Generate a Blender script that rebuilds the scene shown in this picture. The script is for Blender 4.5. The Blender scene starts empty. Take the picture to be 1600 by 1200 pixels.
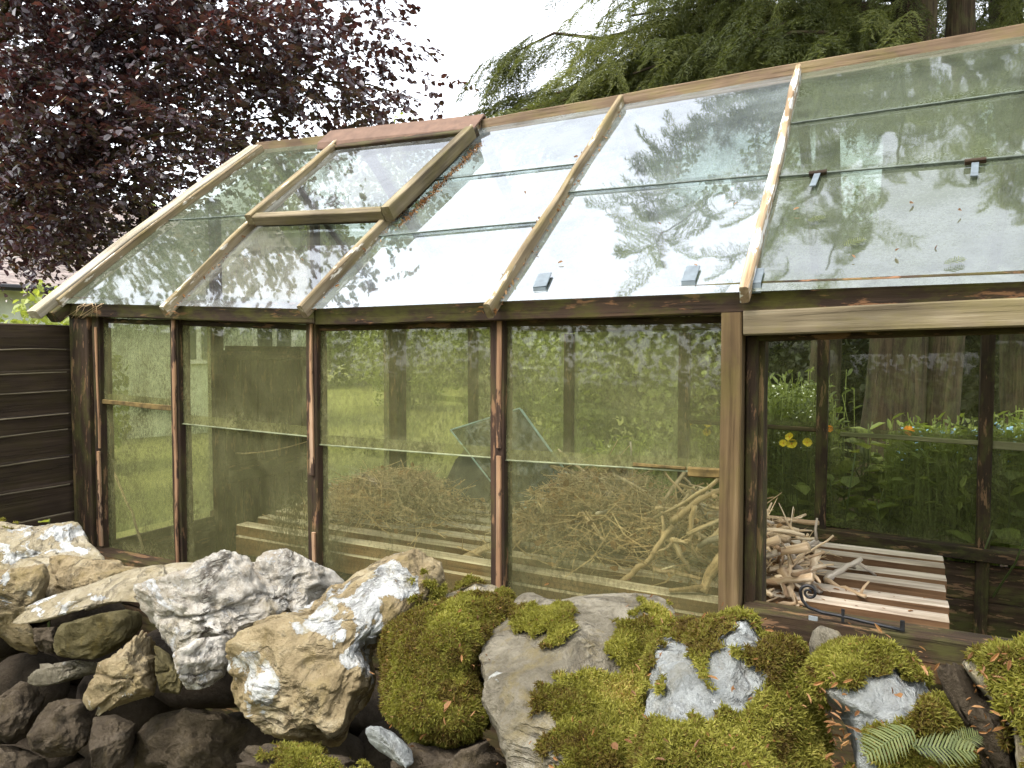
import bpy, bmesh, math, random
import numpy as np
from math import radians as R
random.seed(7); rng = np.random.default_rng(7)
sc = bpy.context.scene
col = sc.collection
# ---------------------------------------------------------------- camera model (photo pixels 1600x1200 -> metres)
F_ = 1109.; YAW = R(27.8); PIT = R(2.5); H = 1.5
fw = np.array([-math.sin(YAW)*math.cos(PIT), math.cos(YAW)*math.cos(PIT), -math.sin(PIT)])
rt = np.array([math.cos(YAW), math.sin(YAW), 0.]); up = np.cross(rt, fw)
CAM = np.array([0, 0, H])
def ray(x, y): return fw + rt*(x-800)/F_ - up*(y-600)/F_
def atY(x, y, Y): d = ray(x, y); return CAM + d*Y/d[1]
def atX(x, y, X): d = ray(x, y); return CAM + d*X/d[0]
def atP(x, y, P0, n): d = ray(x, y); return CAM + d*((P0-CAM)@n)/(d@n)
def proj(V):
    v = V-CAM; z = v@fw
    return np.stack([800+F_*(v@rt)/z, 600-F_*(v@up)/z], 1)
def nrm(v): v = np.asarray(v, float); return v/np.linalg.norm(v)
# ---------------------------------------------------------------- noise
def _h(ix, iy, iz):
    n = (ix*73856093) ^ (iy*19349663) ^ (iz*83492791)
    n = (n ^ (n >> 13))*1274126177 & 0x7fffffff
    n = (n ^ (n >> 16))*668265263 & 0x7fffffff
    return ((n ^ (n >> 15)) & 0xffff)/32767.5-1.
def vn(P):
    P = np.asarray(P, float); i = np.floor(P).astype(np.int64); f = P-i; f = f*f*(3-2*f)
    r = 0
    for a in (0, 1):
        for b in (0, 1):
            for c in (0, 1):
                w = (f[:, 0] if a else 1-f[:, 0])*(f[:, 1] if b else 1-f[:, 1])*(f[:, 2] if c else 1-f[:, 2])
                r = r+w*_h(i[:, 0]+a, i[:, 1]+b, i[:, 2]+c)
    return r
def fbm(P, o=4, l=2.1, g=.5):
    r = 0; a = 1.
    for k in range(o):
        r = r+a*vn(P+17.3*k); P = P*l; a *= g
    return r
# ---------------------------------------------------------------- objects
BASE = {}
def tag(o, label=None, cat=None, group=None, kind=None):
    if label: o['label'] = label
    if cat: o['category'] = cat
    if group: o['group'] = group
    if kind: o['kind'] = kind
    return o
def thing(name, base, label, cat, group=None):
    o = bpy.data.objects.new(name, None); col.objects.link(o); o.location = base; o.empty_display_size = .05
    BASE[o.name] = np.array(base, float)
    return tag(o, label, cat, group)
def mesh(name, V, F, mat, parent=None, base=None, smooth=False, attrs=None, vec=None):
    """V world coords (n,3); F array (m,k) or list of index lists / list of arrays"""
    V = np.asarray(V, float)
    b = BASE[parent.name] if parent is not None else (np.zeros(3) if base is None else np.array(base, float))
    me = bpy.data.meshes.new(name)
    if isinstance(F, np.ndarray): Fs = [F]
    elif len(F) and isinstance(F[0], np.ndarray) and F[0].ndim == 2: Fs = F
    else: Fs = None
    if Fs is None:
        lt = np.array([len(f) for f in F]); li = np.concatenate([np.asarray(f) for f in F])
    else:
        lt = np.concatenate([np.full(len(f), f.shape[1]) for f in Fs]); li = np.concatenate([f.ravel() for f in Fs])
    me.vertices.add(len(V)); me.vertices.foreach_set('co', (V-b).astype(np.float32).ravel())
    me.loops.add(len(li)); me.loops.foreach_set('vertex_index', li.astype(np.int32))
    ls = np.concatenate([[0], np.cumsum(lt)[:-1]])
    me.polygons.add(len(lt)); me.polygons.foreach_set('loop_start', ls.astype(np.int32))
    me.update(calc_edges=True)
    me.polygons.foreach_set('use_smooth', np.full(len(lt), smooth))
    for k, a in (attrs or {}).items():
        at = me.attributes.new(k, 'FLOAT', 'POINT'); at.data.foreach_set('value', np.asarray(a, np.float32))
    for k, a in (vec or {}).items():
        at = me.attributes.new(k, 'FLOAT_VECTOR', 'POINT'); at.data.foreach_set('vector', np.asarray(a, np.float32).ravel())
    me.materials.append(mat); me.validate(); me.update()
    o = bpy.data.objects.new(name, me); col.objects.link(o)
    if parent is not None:
        o.parent = parent
        BASE[o.name] = b
    else:
        o.location = b; BASE[o.name] = b
    return o
class MB:
    def __init__(s): s.V = []; s.F = []; s.A = {}; s.G = []; s.n = 0
    def add(s, V, F, g=None, **attrs):
        V = np.asarray(V, float)
        s.V.append(V); s.F += [[i+s.n for i in f] for f in F]; s.n += len(V)
        s.G.append(np.zeros((len(V), 3)) if g is None else g)
        for k, a in attrs.items(): s.A.setdefault(k, []).append(np.broadcast_to(a, (len(V),)))
        return s
    def build(s, name, mat, parent=None, base=None, smooth=False, post=None):
        V = np.concatenate(s.V)
        if post is not None: V = post(V)
        return mesh(name, V, s.F, mat, parent, base, smooth, {k: np.concatenate(a) for k, a in s.A.items()}, {'grain': np.concatenate(s.G)})
def beam(mb, p0, p1, w, t, n, rough=.0015, seg=.035, bev=.003):
    """rough timber from p0 to p1 (centre line), t thick along n, w wide across"""
    p0 = np.array(p0, float); p1 = np.array(p1, float); L = np.linalg.norm(p1-p0); a = (p1-p0)/L
    n = np.array(n, float); n = nrm(n-a*(n@a)); s = np.cross(a, n)
    k = max(2, int(L/seg)+1); hw, ht = w/2, t/2; b = min(bev, hw*.4, ht*.4)
    prof = []
    def side(u0, v0, u1, v1, m):
        for i in range(m): prof.append((u0+(u1-u0)*i/m, v0+(v1-v0)*i/m))
    mw = max(2, int(w/.02)); mt = max(2, int(t/.02))
    side(-hw+b, -ht, hw-b, -ht, mw); prof.append((hw-b, -ht)); prof.append((hw, -ht+b))
    side(hw, -ht+b, hw, ht-b, mt)[0:0] if False else None
    side(hw, -ht+b+1e-4, hw, ht-b, mt); prof.append((hw, ht-b)); prof.append((hw-b, ht))
    side(hw-b-1e-4, ht, -hw+b, ht, mw); prof.append((-hw+b, ht)); prof.append((-hw, ht-b))
    side(-hw, ht-b-1e-4, -hw, -ht+b, mt); prof.append((-hw, -ht+b))
    prof = np.array(prof); m = len(prof)
    ts = np.linspace(0, 1, k)
    V = (p0+np.outer(ts, p1-p0))[:, None, :]+prof[None, :, :1]*s+prof[None, :, 1:]*n
    off = rng.uniform(0, 50)
    G = np.concatenate([np.broadcast_to((ts*L)[:, None, None], (k, m, 1)), np.broadcast_to(prof[None], (k, m, 2))], 2).reshape(-1, 3)+off
    V = V.reshape(-1, 3)
    if rough:
        Q = G*np.array([6, 45, 45]); V = V+rough*(vn(Q)[:, None]*s+vn(Q+31)[:, None]*n)
        Q = G*np.array([2, 5, 5]); V = V+rough*1.2*(vn(Q)[:, None]*s+vn(Q+31)[:, None]*n)
    Fc = [[i*m+j, i*m+(j+1) % m, (i+1)*m+(j+1) % m, (i+1)*m+j] for i in range(k-1) for j in range(m)]
    Fc += [list(range(m))[::-1], [(k-1)*m+j for j in range(m)]]
    mb.add(V, Fc, G); return mb
def tube(mb, pts, rad, sides=7, cap=True, **attrs):
    pts = np.array(pts, float); k = len(pts); rad = np.broadcast_to(rad, (k,))
    tg = np.gradient(pts, axis=0); V = []; G = []
    ref = np.array([.13, .21, .97])
    if abs(nrm(tg.mean(0))@ref) > .9: ref = np.array([.97, .1, .2])
    L = np.concatenate([[0], np.cumsum(np.linalg.norm(np.diff(pts, axis=0), axis=1))])+rng.uniform(0, 40)
    an = np.arange(sides)*2*math.pi/sides
    for i in range(k):
        t = nrm(tg[i]); u = nrm(np.cross(t, ref)); v = np.cross(t, u)
        V.append(pts[i]+rad[i]*(np.cos(an)[:, None]*u+np.sin(an)[:, None]*v))
        G.append(np.stack([np.full(sides, L[i]), rad[i]*np.cos(an), rad[i]*np.sin(an)], 1))
    Fc = [[i*sides+j, i*sides+(j+1) % sides, (i+1)*sides+(j+1) % sides, (i+1)*sides+j] for i in range(k-1) for j in range(sides)]
    if cap: Fc += [list(range(sides))[::-1], [(k-1)*sides+j for j in range(sides)]]
    mb.add(np.concatenate(V), Fc, np.concatenate(G), **attrs); return mb
def lathe_disc(mb, c, r, h, n=12): tube(mb, [c, np.array(c)+np.array([0, 0, h])], [r, r], n)
# ---------------------------------------------------------------- materials
class NT:
    def __init__(s, name):
        s.m = bpy.data.materials.new(name); s.m.use_nodes = True; s.t = s.m.node_tree; s.t.nodes.clear()
    def n(s, typ, ins=None, **props):
        nd = s.t.nodes.new(typ)
        for k, v in props.items(): setattr(nd, k, v)
        for k, v in (ins or {}).items():
            if isinstance(v, bpy.types.NodeSocket): s.t.links.new(v, nd.inputs[k])
            else: nd.inputs[k].default_value = v
        return nd
    def noise(s, co, scale, detail=4, rough=.55, dist=0): return s.n('ShaderNodeTexNoise', {'Vector': co, 'Scale': scale, 'Detail': detail, 'Roughness': rough, 'Distortion': dist}).outputs[0]
    def ramp(s, fac, stops, interp='LINEAR'):
        r = s.n('ShaderNodeValToRGB', {0: fac}); e = r.color_ramp.elements; r.color_ramp.interpolation = interp
        while len(e) < len(stops): e.new(.5)
        for i, (p, c) in enumerate(stops):
            e[i].position = p; e[i].color = (c, c, c, 1) if not hasattr(c, '__len__') else (*c, 1)
        return r.outputs[0]
    def mix(s, f, a, b, blend='MIX'):
        nd = s.n('ShaderNodeMix', data_type='RGBA', blend_type=blend)
        for i, v in ((0, f), (6, a), (7, b)):
            if isinstance(v, bpy.types.NodeSocket): s.t.links.new(v, nd.inputs[i])
            else: nd.inputs[i].default_value = v if i == 0 else (*v, 1)[:4]
        return nd.outputs[2]
    def math(s, op, a, b=0., clamp=False):
        nd = s.n('ShaderNodeMath', {0: a, 1: b}, operation=op); nd.use_clamp = clamp; return nd.outputs[0]
    def attr(s, name): return s.n('ShaderNodeAttribute', attribute_name=name)
    def map(s, co, sc_): return s.n('ShaderNodeMapping', {0: co, 'Scale': sc_}).outputs[0]
    def obj(s): return s.n('ShaderNodeTexCoord').outputs['Object']
    def bump(s, h, strength, dist=.01): return s.n('ShaderNodeBump', {'Height': h, 'Strength': strength, 'Distance': dist}).outputs[0]
    def mixs(s, f, a, b): return s.n('ShaderNodeMixShader', {0: f, 1: a, 2: b}).outputs[0]
    def out(s, sh): s.n('ShaderNodeOutputMaterial', {0: sh}); return s.m
    def pbr(s, color, rough=.8, normal=None, spec=.3, metal=0.):
        i = {'Base Color': color if isinstance(color, bpy.types.NodeSocket) else (*color, 1), 'Roughness': rough, 'Specular IOR Level': spec, 'Metallic': metal}
        if normal is not None: i['Normal'] = normal
        return s.n('ShaderNodeBsdfPrincipled', i).outputs[0]
def wood(name, dark, mid, light, algae=0., alg_col=(.09, .1, .02), rough=.85, bump=.5, peel=0., peel_col=(.36, .2, .09)):
    t = NT(name); g = t.attr('grain').outputs['Vector']
    g1 = t.noise(t.map(g, (3, 95, 95)), 1, 6, .65, .4); g2 = t.noise(t.map(g, (1.2, 20, 20)), 1, 4, .6, .3)
    big = t.noise(t.map(g, (4, 9, 9)), 1, 3)
    f = t.math('ADD', t.math('MULTIPLY', g1, .55), t.math('MULTIPLY', g2, .45))
    c = t.ramp(f, [(.3, dark), (.5, mid), (.68, light)])
    c = t.mix(t.ramp(big, [(.42, 0.), (.7, .6)]), c, tuple(x*.45 for x in dark))
    if peel:
        p = t.noise(t.map(g, (9, 40, 40)), 1, 5, .65)
        c = t.mix(t.ramp(p, [(.62-peel*.2, 0.), (.66-peel*.2, 1.)]), c, peel_col)
    if algae:
        a = t.noise(t.map(g, (7, 16, 16)), 1, 5, .7)
        c = t.mix(t.math('MULTIPLY', t.ramp(a, [(.45, 0.), (.62, 1.)]), algae), c, alg_col)
    h = t.math('ADD', g1, t.math('MULTIPLY', t.ramp(g1, [(.36, 0.), (.42, 1.)]), .8))
    return t.out(t.pbr(c, rough, t.bump(h, bump, .004), .25))
W_DARK = wood('dark_stained_timber', (.018, .011, .008), (.035, .021, .01), (.07, .042, .027), .35, peel=.25, peel_col=(.15, .085, .045))
W_POST = wood('dark_post_timber', (.02, .012, .008), (.04, .023, .015), (.08, .045, .028), .25, peel=.22, peel_col=(.2, .11, .06))
W_EAVE = wood('eave_timber', (.02, .012, .008), (.042, .025, .016), (.085, .05, .03), .75, (.075, .07, .012), peel=.2, peel_col=(.2, .1, .05))
W_TAN = wood('weathered_tan_timber', (.07, .053, .031), (.175, .14, .085), (.33, .28, .19), .3, (.15, .13, .03))
W_JAMB = wood('jamb_timber', (.06, .037, .016), (.125, .083, .038), (.2, .142, .075), .35, (.12, .1, .025))
W_PALE = wood('pale_grey_timber', (.2, .17, .12), (.35, .31, .24), (.52, .48, .4), .25, (.2, .17, .05))
W_RAFT = wood('rafter_timber', (.1, .07, .038), (.24, .185, .11), (.42, .36, .25), .35, (.17, .14, .03), peel=.12, peel_col=(.62, .57, .48))
W_WHITEPEEL = wood('peeling_paint_timber', (.16, .09, .04), (.36, .26, .16), (.55, .47, .36), .1, peel=.55, peel_col=(.68, .66, .62))
W_RIDGE = wood('ridge_timber', (.08, .05, .03), (.17, .115, .072), (.28, .205, .14), .35, (.17, .15, .04))
W_FENCE = wood('fence_board', (.026, .017, .011), (.05, .034, .022), (.09, .063, .04), .4, (.05, .04, .012))
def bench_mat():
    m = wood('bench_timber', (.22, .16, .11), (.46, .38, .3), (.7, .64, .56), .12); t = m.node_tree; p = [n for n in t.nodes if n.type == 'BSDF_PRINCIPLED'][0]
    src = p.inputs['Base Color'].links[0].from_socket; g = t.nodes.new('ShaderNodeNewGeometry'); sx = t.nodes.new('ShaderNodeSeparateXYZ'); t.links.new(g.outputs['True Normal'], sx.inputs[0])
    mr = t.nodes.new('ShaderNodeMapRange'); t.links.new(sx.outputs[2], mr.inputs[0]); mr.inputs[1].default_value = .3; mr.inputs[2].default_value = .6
    mu = t.nodes.new('ShaderNodeMix'); mu.data_type = 'RGBA'; mu.blend_type = 'MULTIPLY'; mu.inputs[0].default_value = 1; t.links.new(src, mu.inputs[6]); mu.inputs[7].default_value = (.36, .24, .15, 1)  # side faces browned: less bleaching, with their shade put into the colour
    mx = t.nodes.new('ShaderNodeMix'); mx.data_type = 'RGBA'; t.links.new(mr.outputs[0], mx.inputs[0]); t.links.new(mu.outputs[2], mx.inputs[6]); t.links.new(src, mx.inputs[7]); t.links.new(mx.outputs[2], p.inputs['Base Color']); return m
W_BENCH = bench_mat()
W_STICK = wood('bare_stick', (.22, .13, .07), (.5, .36, .22), (.76, .64, .48), 0., rough=.7)
W_STICKS = [W_STICK, wood('grey_bare_stick', (.2, .15, .11), (.44, .37, .3), (.66, .6, .53), 0., rough=.75, peel=.2, peel_col=(.2, .12, .07)), wood('barked_stick', (.13, .075, .04), (.3, .19, .11), (.52, .4, .28), .1, rough=.8, peel=.3, peel_col=(.66, .56, .43))]
W_TWIG = wood('dry_twig', (.24, .15, .075), (.48, .34, .19), (.7, .55, .35), 0.)
W_BARK = wood('conifer_bark', (.018, .011, .007), (.05, .032, .019), (.13, .088, .052), .5, (.08, .085, .03), bump=1.)
PUTTY = wood('flaking_putty', (.16, .08, .045), (.34, .2, .11), (.55, .42, .3), 0., peel=.35, peel_col=(.05, .03, .02))
def simple(name, c, rough=.6, metal=0., var=.15, scale=30, spec=.4, bump=0.):
    t = NT(name); nz = t.noise(t.obj(), scale, 5, .6)
    cc = t.mix(t.ramp(nz, [(.3, 0.), (.7, 1.)]), tuple(x*(1-var) for x in c), tuple(min(1, x*(1+var)) for x in c))
    return t.out(t.pbr(cc, rough, t.bump(nz, bump) if bump else None, spec, metal))
IRON = simple('wrought_iron', (.03, .03, .032), .5, .6, .4, 60, bump=.2)
LEAD = simple('lead_clip', (.14, .17, .19), .5, .3, .25, 40)
ZINC = simple('zinc_bracket', (.5, .55, .6), .4, .7, .2, 40)
TERRA = simple('ridge_cap_clay', (.135, .08, .054), .75, 0., .22, 25, .3, .15)
GLASSEDGE = simple('glass_edge', (.09, .11, .09), .35, 0., .5, 35)
RAIL_DIRT = simple('moss_dirt_line', (.13, .09, .03), .95, 0., .6, 45)
SLATE = simple('dark_slate', (.035, .038, .036), .5, 0., .4, 20)
def glass(name, tint, dirt, dlo, dhi, speck=(.03, .035, .015), spk=.3, ior=1.6, streak=(1, 1, .35), scale=5., rough=.02, wav=.02, eamt=.3, spsc=150):
    t = NT(name); o = t.obj(); co = t.map(o, streak)
    big = t.noise(co, scale, 6, .62, .6); mid = t.noise(co, scale*5, 6, .7, .3); fine = t.noise(co, spsc, 4, .75)
    d = t.math('ADD', t.math('MULTIPLY', big, .55), t.math('ADD', t.math('MULTIPLY', mid, .25), t.math('MULTIPLY', fine, .2)))
    fac = t.ramp(d, [(.36, dlo), (.62, dhi)])
    ed = t.n('ShaderNodeSeparateXYZ', {0: t.attr('pane').outputs['Vector']}); dmin = t.math('MINIMUM', t.math('MINIMUM', ed.outputs[0], ed.outputs[1]), t.math('MINIMUM', ed.outputs[2], t.attr('pane_top').outputs['Fac']))
    eg = t.math('ADD', t.math('MULTIPLY', dmin, 9.), t.math('MULTIPLY', t.math('SUBTRACT', mid, .5), 1.6)); edge = t.ramp(eg, [(0., 1.), (.12, .7), (.5, 0.)])
    patchy = t.ramp(t.noise(o, scale*.8, 5, .65, 1.), [(.38, 0.), (.66, 1.)])
    fac = t.math('ADD', t.math('MULTIPLY', fac, t.math('ADD', t.math('MULTIPLY', patchy, .7), .65)), t.math('MULTIPLY', edge, eamt), True)
    dc = t.mix(t.ramp(mid, [(.35, 0.), (.65, 1.)]), dirt, tuple(x*.72 for x in dirt))
    df = t.n('ShaderNodeBsdfDiffuse', {0: dc}).outputs[0]; tl = t.n('ShaderNodeBsdfTranslucent', {0: dc}).outputs[0]
    film = t.mixs(.5, df, tl)
    tr = t.n('ShaderNodeBsdfTransparent', {0: (*tint, 1)}).outputs[0]
    sh = t.mixs(fac, tr, film)
    sp = t.math('MULTIPLY', t.ramp(t.math('ADD', t.math('MULTIPLY', fine, .6), t.math('MULTIPLY', big, .4)), [(.485, 0.), (.56, 1.)]), spk)
    sp = t.math('MULTIPLY', sp, t.math('ADD', t.math('MULTIPLY', patchy, .9), t.math('ADD', .35, t.math('MULTIPLY', edge, .5))), True)
    sh = t.mixs(sp, sh, t.n('ShaderNodeBsdfDiffuse', {0: (*speck, 1)}).outputs[0])
    bm = t.bump(t.noise(o, 6, 2), wav, .02)
    gl = t.n('ShaderNodeBsdfGlossy', {0: (.95, .97, 1, 1), 'Roughness': rough, 'Normal': bm}).outputs[0]
    fr = t.n('ShaderNodeFresnel', {'IOR': ior}).outputs[0]
    # a face seen from behind must not count as total internal reflection
    geo = t.n('ShaderNodeNewGeometry'); fb = t.n('ShaderNodeFresnel', {'IOR': 1/ior}).outputs[0]
    fr2 = t.n('ShaderNodeMix', {0: geo.outputs['Backfacing'], 2: fr, 3: fb}, data_type='FLOAT').outputs[0]
    fr2 = t.math('MULTIPLY', fr2, t.ramp(d, [(.42, 1.), (.62, .68)]))
    return t.out(t.mixs(fr2, sh, gl))
G_FRONT = glass('algae_glass', (.88, .9, .74), (.4, .39, .19), .22, .48, (.035, .034, .014), .55, 1.45, streak=(1, 1, .62))
G_FRONT_CLR = glass('algae_glass_clearer', (.9, .92, .76), (.41, .4, .2), .17, .42, (.035, .034, .014), .45, 1.45, streak=(1, 1, .62), spsc=120)
G_REAR = glass('rear_algae_glass', (.86, .9, .78), (.2, .2, .09), .03, .2, (.02, .02, .008), .25, 1.4, scale=4)
G_ROOF = glass('roof_glass', (.8, .88, .88), (.55, .63, .65), .2, .46, (.1, .12, .08), .06, 5.6, (1, 1, 1), 3.5, wav=.022, rough=.022, eamt=.2)
G_ROOFG = glass('roof_glass_green', (.72, .8, .74), (.26, .3, .22), .34, .64, (.045, .055, .025), .6, 2.9, (1, 1, 1), 3.5, wav=.022, rough=.03)
G_VENT = glass('vent_glass', (.8, .86, .84), (.5, .52, .5), .08, .28, (.08, .07, .05), .1, 3., (1, 1, 1), 6., wav=.022, rough=.025)
G_SHEET = glass('loose_glass', (.34, .38, .37), (.16, .18, .16), .15, .35, (.03, .03, .02), .4, 1.6)
def stone_mat(name, c1, c2, c3, lich=(.5, .51, .48), amt=.5, och=0., dark=(.035, .028, .02), scl=1., crack=.0):
    t = NT(name); o = t.obj()
    wv = lambda x, k: t.math('ADD', t.math('MULTIPLY', t.math('SUBTRACT', x, .5), k), .5)
    a = wv(t.noise(o, 8*scl, 8, .62, .7), 1.7); b = wv(t.noise(o, 30*scl, 8, .75, .4), 1.8); cfine = wv(t.noise(o, 150, 5, .75), 1.6)
    c = t.ramp(t.math('ADD', t.math('MULTIPLY', a, .5), t.math('ADD', t.math('MULTIPLY', b, .32), t.math('MULTIPLY', cfine, .18))), [(.3, c1), (.5, c2), (.68, c3)])
    c = t.mix(t.ramp(b, [(.62, 0.), (.8, .7)]), c, dark)
    if och:
        oc = wv(t.noise(t.map(o, (1.3, 1, .9)), 14*scl, 7, .7, .6), 1.5)
        c = t.mix(t.math('MULTIPLY', t.ramp(oc, [(.52, 0.), (.68, 1.)]), och), c, (.24, .18, .05))
    # crisp-edged lichen crusts
    vo = wv(t.noise(o, 15*scl, 9, .74, 1.), 2.); pa = t.attr('patch').outputs['Fac']
    fld = t.math('ADD', t.math('ADD', vo, t.math('MULTIPLY', t.math('SUBTRACT', cfine, .5), .3)), t.math('MULTIPLY', t.math('SUBTRACT', pa, .5), .85))
    lf = t.ramp(fld, [(.74-amt*.2, 0.), (.78-amt*.2, .85), (.9-amt*.2, 1.)])
    lc = t.mix(t.ramp(b, [(.3, 0.), (.75, 1.)]), lich, tuple(x*.6 for x in lich))
    lc = t.mix(t.ramp(wv(t.noise(o, 24*scl, 6, .7), 1.6), [(.56, 0.), (.72, .7)]), lc, (.34, .28, .14))
    lc = t.mix(t.ramp(cfine, [(.6, 0.), (.85, .6)]), lc, tuple(x*.35 for x in lich))
    c = t.mix(lf, c, lc); h = t.math('ADD', t.math('MULTIPLY', b, 1.), t.math('ADD', t.math('MULTIPLY', cfine, .55), t.math('MULTIPLY', lf, .22)))
    if crack:
        cn = t.math('ABSOLUTE', t.math('SUBTRACT', t.noise(t.map(o, (1, 1.2, 1.9)), 7, 7, .6, .8), .5)); ck = t.ramp(cn, [(0., 1.), (.012, .8), (.03, 0.)])
        ck = t.math('MULTIPLY', ck, t.ramp(a, [(.4, 0.), (.6, 1.)])); c = t.mix(t.math('MULTIPLY', ck, crack), c, (.05, .035, .02)); h = t.math('SUBTRACT', h, t.math('MULTIPLY', ck, 1.2))
    c = t.mix(t.ramp(cfine, [(.68, 0.), (.9, .55)]), c, dark)
    return t.out(t.pbr(c, .92, t.bump(h, .9, .012), .15))
ST_WHITE = stone_mat('quartz_stone', (.3, .25, .18), (.56, .525, .46), (.73, .71, .66), (.74, .74, .73), .5, .35, crack=.9)
ST_TAN = stone_mat('tan_lichened_stone', (.2, .15, .08), (.36, .285, .165), (.5, .43, .29), (.74, .75, .73), .35, .35, crack=.5)
ST_GREY = stone_mat('grey_stone', (.11, .095, .065), (.235, .21, .155), (.37, .34, .265), (.54, .54, .49), .2, .45, crack=.5)
ST_PALE = stone_mat('pale_grey_stone', (.2, .21, .2), (.38, .4, .39), (.54, .57, .56), (.62, .64, .63), .2, .2, crack=.6)
ST_SLAB = stone_mat('lichened_slab', (.24, .2, .12), (.4, .345, .235), (.54, .49, .38), (.74, .75, .73), .8, .35, crack=.5)
ST_OLIVE = stone_mat('olive_boulder', (.06, .05, .02), (.125, .105, .05), (.2, .175, .095), (.36, .38, .36), -.3, .4)
ST_BROWN = stone_mat('brown_field_stone', (.04, .03, .02), (.09, .07, .047), (.16, .13, .095), (.3, .31, .31), -.35, .1)
def leafmat(name, stops, trans, tf=.35, rough=.45, spec=.4):
    t = NT(name); a = t.attr('tint').outputs['Fac']
    c = t.ramp(a, stops)
    p = t.pbr(c, rough, None, spec); tl = t.n('ShaderNodeBsdfTranslucent', {0: t.mix(1., c, trans, 'MULTIPLY')}).outputs[0]
    return t.out(t.mixs(tf, p, tl))
L_BEECH = leafmat('copper_beech_leaf', [(0, (.022, .014, .019)), (.5, (.045, .028, .035)), (.85, (.075, .046, .05)), (1, (.11, .045, .035))], (2.6, 1.2, .8), .22, .3, .8)
L_CEDAR = leafmat('cedar_needle', [(0, (.028, .036, .011)), (.5, (.08, .095, .026)), (1, (.175, .19, .055))], (1.5, 1.5, .7), .35, .6)
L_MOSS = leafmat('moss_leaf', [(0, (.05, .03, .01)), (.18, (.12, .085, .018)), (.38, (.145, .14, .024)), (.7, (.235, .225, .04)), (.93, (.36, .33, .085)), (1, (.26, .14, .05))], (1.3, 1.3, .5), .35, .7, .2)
L_PLANT = leafmat('broad_green_leaf', [(0, (.085, .11, .035)), (.5, (.185, .225, .07)), (1, (.31, .35, .11))], (1.6, 1.6, .6), .35, .5)
L_HEDGE = leafmat('hedge_leaf', [(0, (.1, .125, .045)), (.5, (.19, .225, .075)), (1, (.3, .33, .12))], (1.5, 1.5, .6), .35, .6)
L_DARK = leafmat('dark_shrub_leaf', [(0, (.012, .016, .006)), (.5, (.03, .038, .012)), (1, (.07, .085, .025))], (1.5, 1.5, .6), .25, .5)
L_DEAD = leafmat('dead_leaf', [(0, (.12, .055, .02)), (.5, (.28, .14, .05)), (1, (.5, .33, .16))], (1.2, 1, .7), .25, .6)
L_NEEDLE = leafmat('fir_sprig_needle', [(0, (.05, .065, .02)), (.5, (.09, .115, .03)), (1, (.15, .17, .055))], (1.2, 1.2, .6), .3, .5)
P_YEL = simple('yellow_petal', (.8, .6, .02), .5, 0, .1); P_ORA = simple('orange_petal', (.8, .28, .01), .5, 0, .1)
P_BLUE = simple('blue_petal', (.25, .42, .6), .6, 0, .25, 15); P_WHITE = simple('white_petal', (.6, .62, .52), .6, 0, .2, 15)
def ground_mat(name, a, b, c):
    t = NT(name); o = t.obj(); n1 = t.noise(o, .6, 5); n2 = t.noise(o, 22, 5, .7)
    cc = t.ramp(t.math('ADD', t.math('MULTIPLY', n1, .5), t.math('MULTIPLY', n2, .5)), [(.3, a), (.5, b), (.7, c)])
    return t.out(t.pbr(cc, .95, t.bump(n2, .6, .03), .1))
M_LAWN = ground_mat('lawn_grass', (.09, .095, .035), (.165, .168, .06), (.24, .235, .1))
M_SOIL = ground_mat('soil', (.025, .018, .012), (.05, .036, .024), (.09, .065, .045))
# ---------------------------------------------------------------- world, sun, camera
w = bpy.data.worlds.new('World'); sc.world = w; w.use_nodes = True; nt = w.node_tree; nt.nodes.clear()
SUN_EL, SUN_AZ = R(58), R(205)     # azimuth measured clockwise from +Y
sky = nt.nodes.new('ShaderNodeTexSky'); sky.sky_type = 'NISHITA'; sky.sun_disc = False; sky.sun_elevation = SUN_EL; sky.sun_rotation = SUN_AZ
sky.air_density = 1.; sky.dust_density = 2.; sky.ozone_density = 1.
hs = nt.nodes.new('ShaderNodeHueSaturation'); hs.inputs['Saturation'].default_value = .22
bg = nt.nodes.new('ShaderNodeBackground'); bg.inputs[1].default_value = .15; wo = nt.nodes.new('ShaderNodeOutputWorld')
nt.links.new(sky.outputs[0], hs.inputs['Color']); nt.links.new(hs.outputs[0], bg.inputs[0]); nt.links.new(bg.outputs[0], wo.inputs[0])
sl = bpy.data.lights.new('sun', 'SUN'); sl.energy = .6; sl.angle = R(14); sl.color = (1, .95, .86)
so = bpy.data.objects.new('sun', sl); col.objects.link(so)
sd = np.array([math.sin(SUN_AZ)*math.cos(SUN_EL), math.cos(SUN_AZ)*math.cos(SUN_EL), math.sin(SUN_EL)])
from mathutils import Vector, Matrix
sl.color = (1, .91, .77)
so.rotation_euler = Vector(sd).to_track_quat('Z', 'Y').to_euler(); so.location = (0, -3, 9)
cd = bpy.data.cameras.new('camera'); cam = bpy.data.objects.new('camera', cd); col.objects.link(cam); sc.camera = cam
cd.sensor_width = 36; cd.lens = F_/1600*36; cd.clip_start = .02; cd.clip_end = 600
cam.matrix_world = Matrix(((rt[0], up[0], -fw[0], 0), (rt[1], up[1], -fw[1], 0), (rt[2], up[2], -fw[2], H), (0, 0, 0, 1)))
sc.render.engine = 'CYCLES'
sc.cycles.transparent_max_bounces = 24; sc.cycles.max_bounces = 8; sc.cycles.diffuse_bounces = 3; sc.cycles.glossy_bounces = 3
sc.cycles.use_denoising = True; sc.cycles.denoising_prefilter = 'ACCURATE'; sc.cycles.caustics_reflective = False; sc.cycles.caustics_refractive = False
sc.view_settings.view_transform = 'Standard'; sc.view_settings.look = 'None'; sc.view_settings.exposure = 2.35; sc.view_settings.gamma = 1
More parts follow.
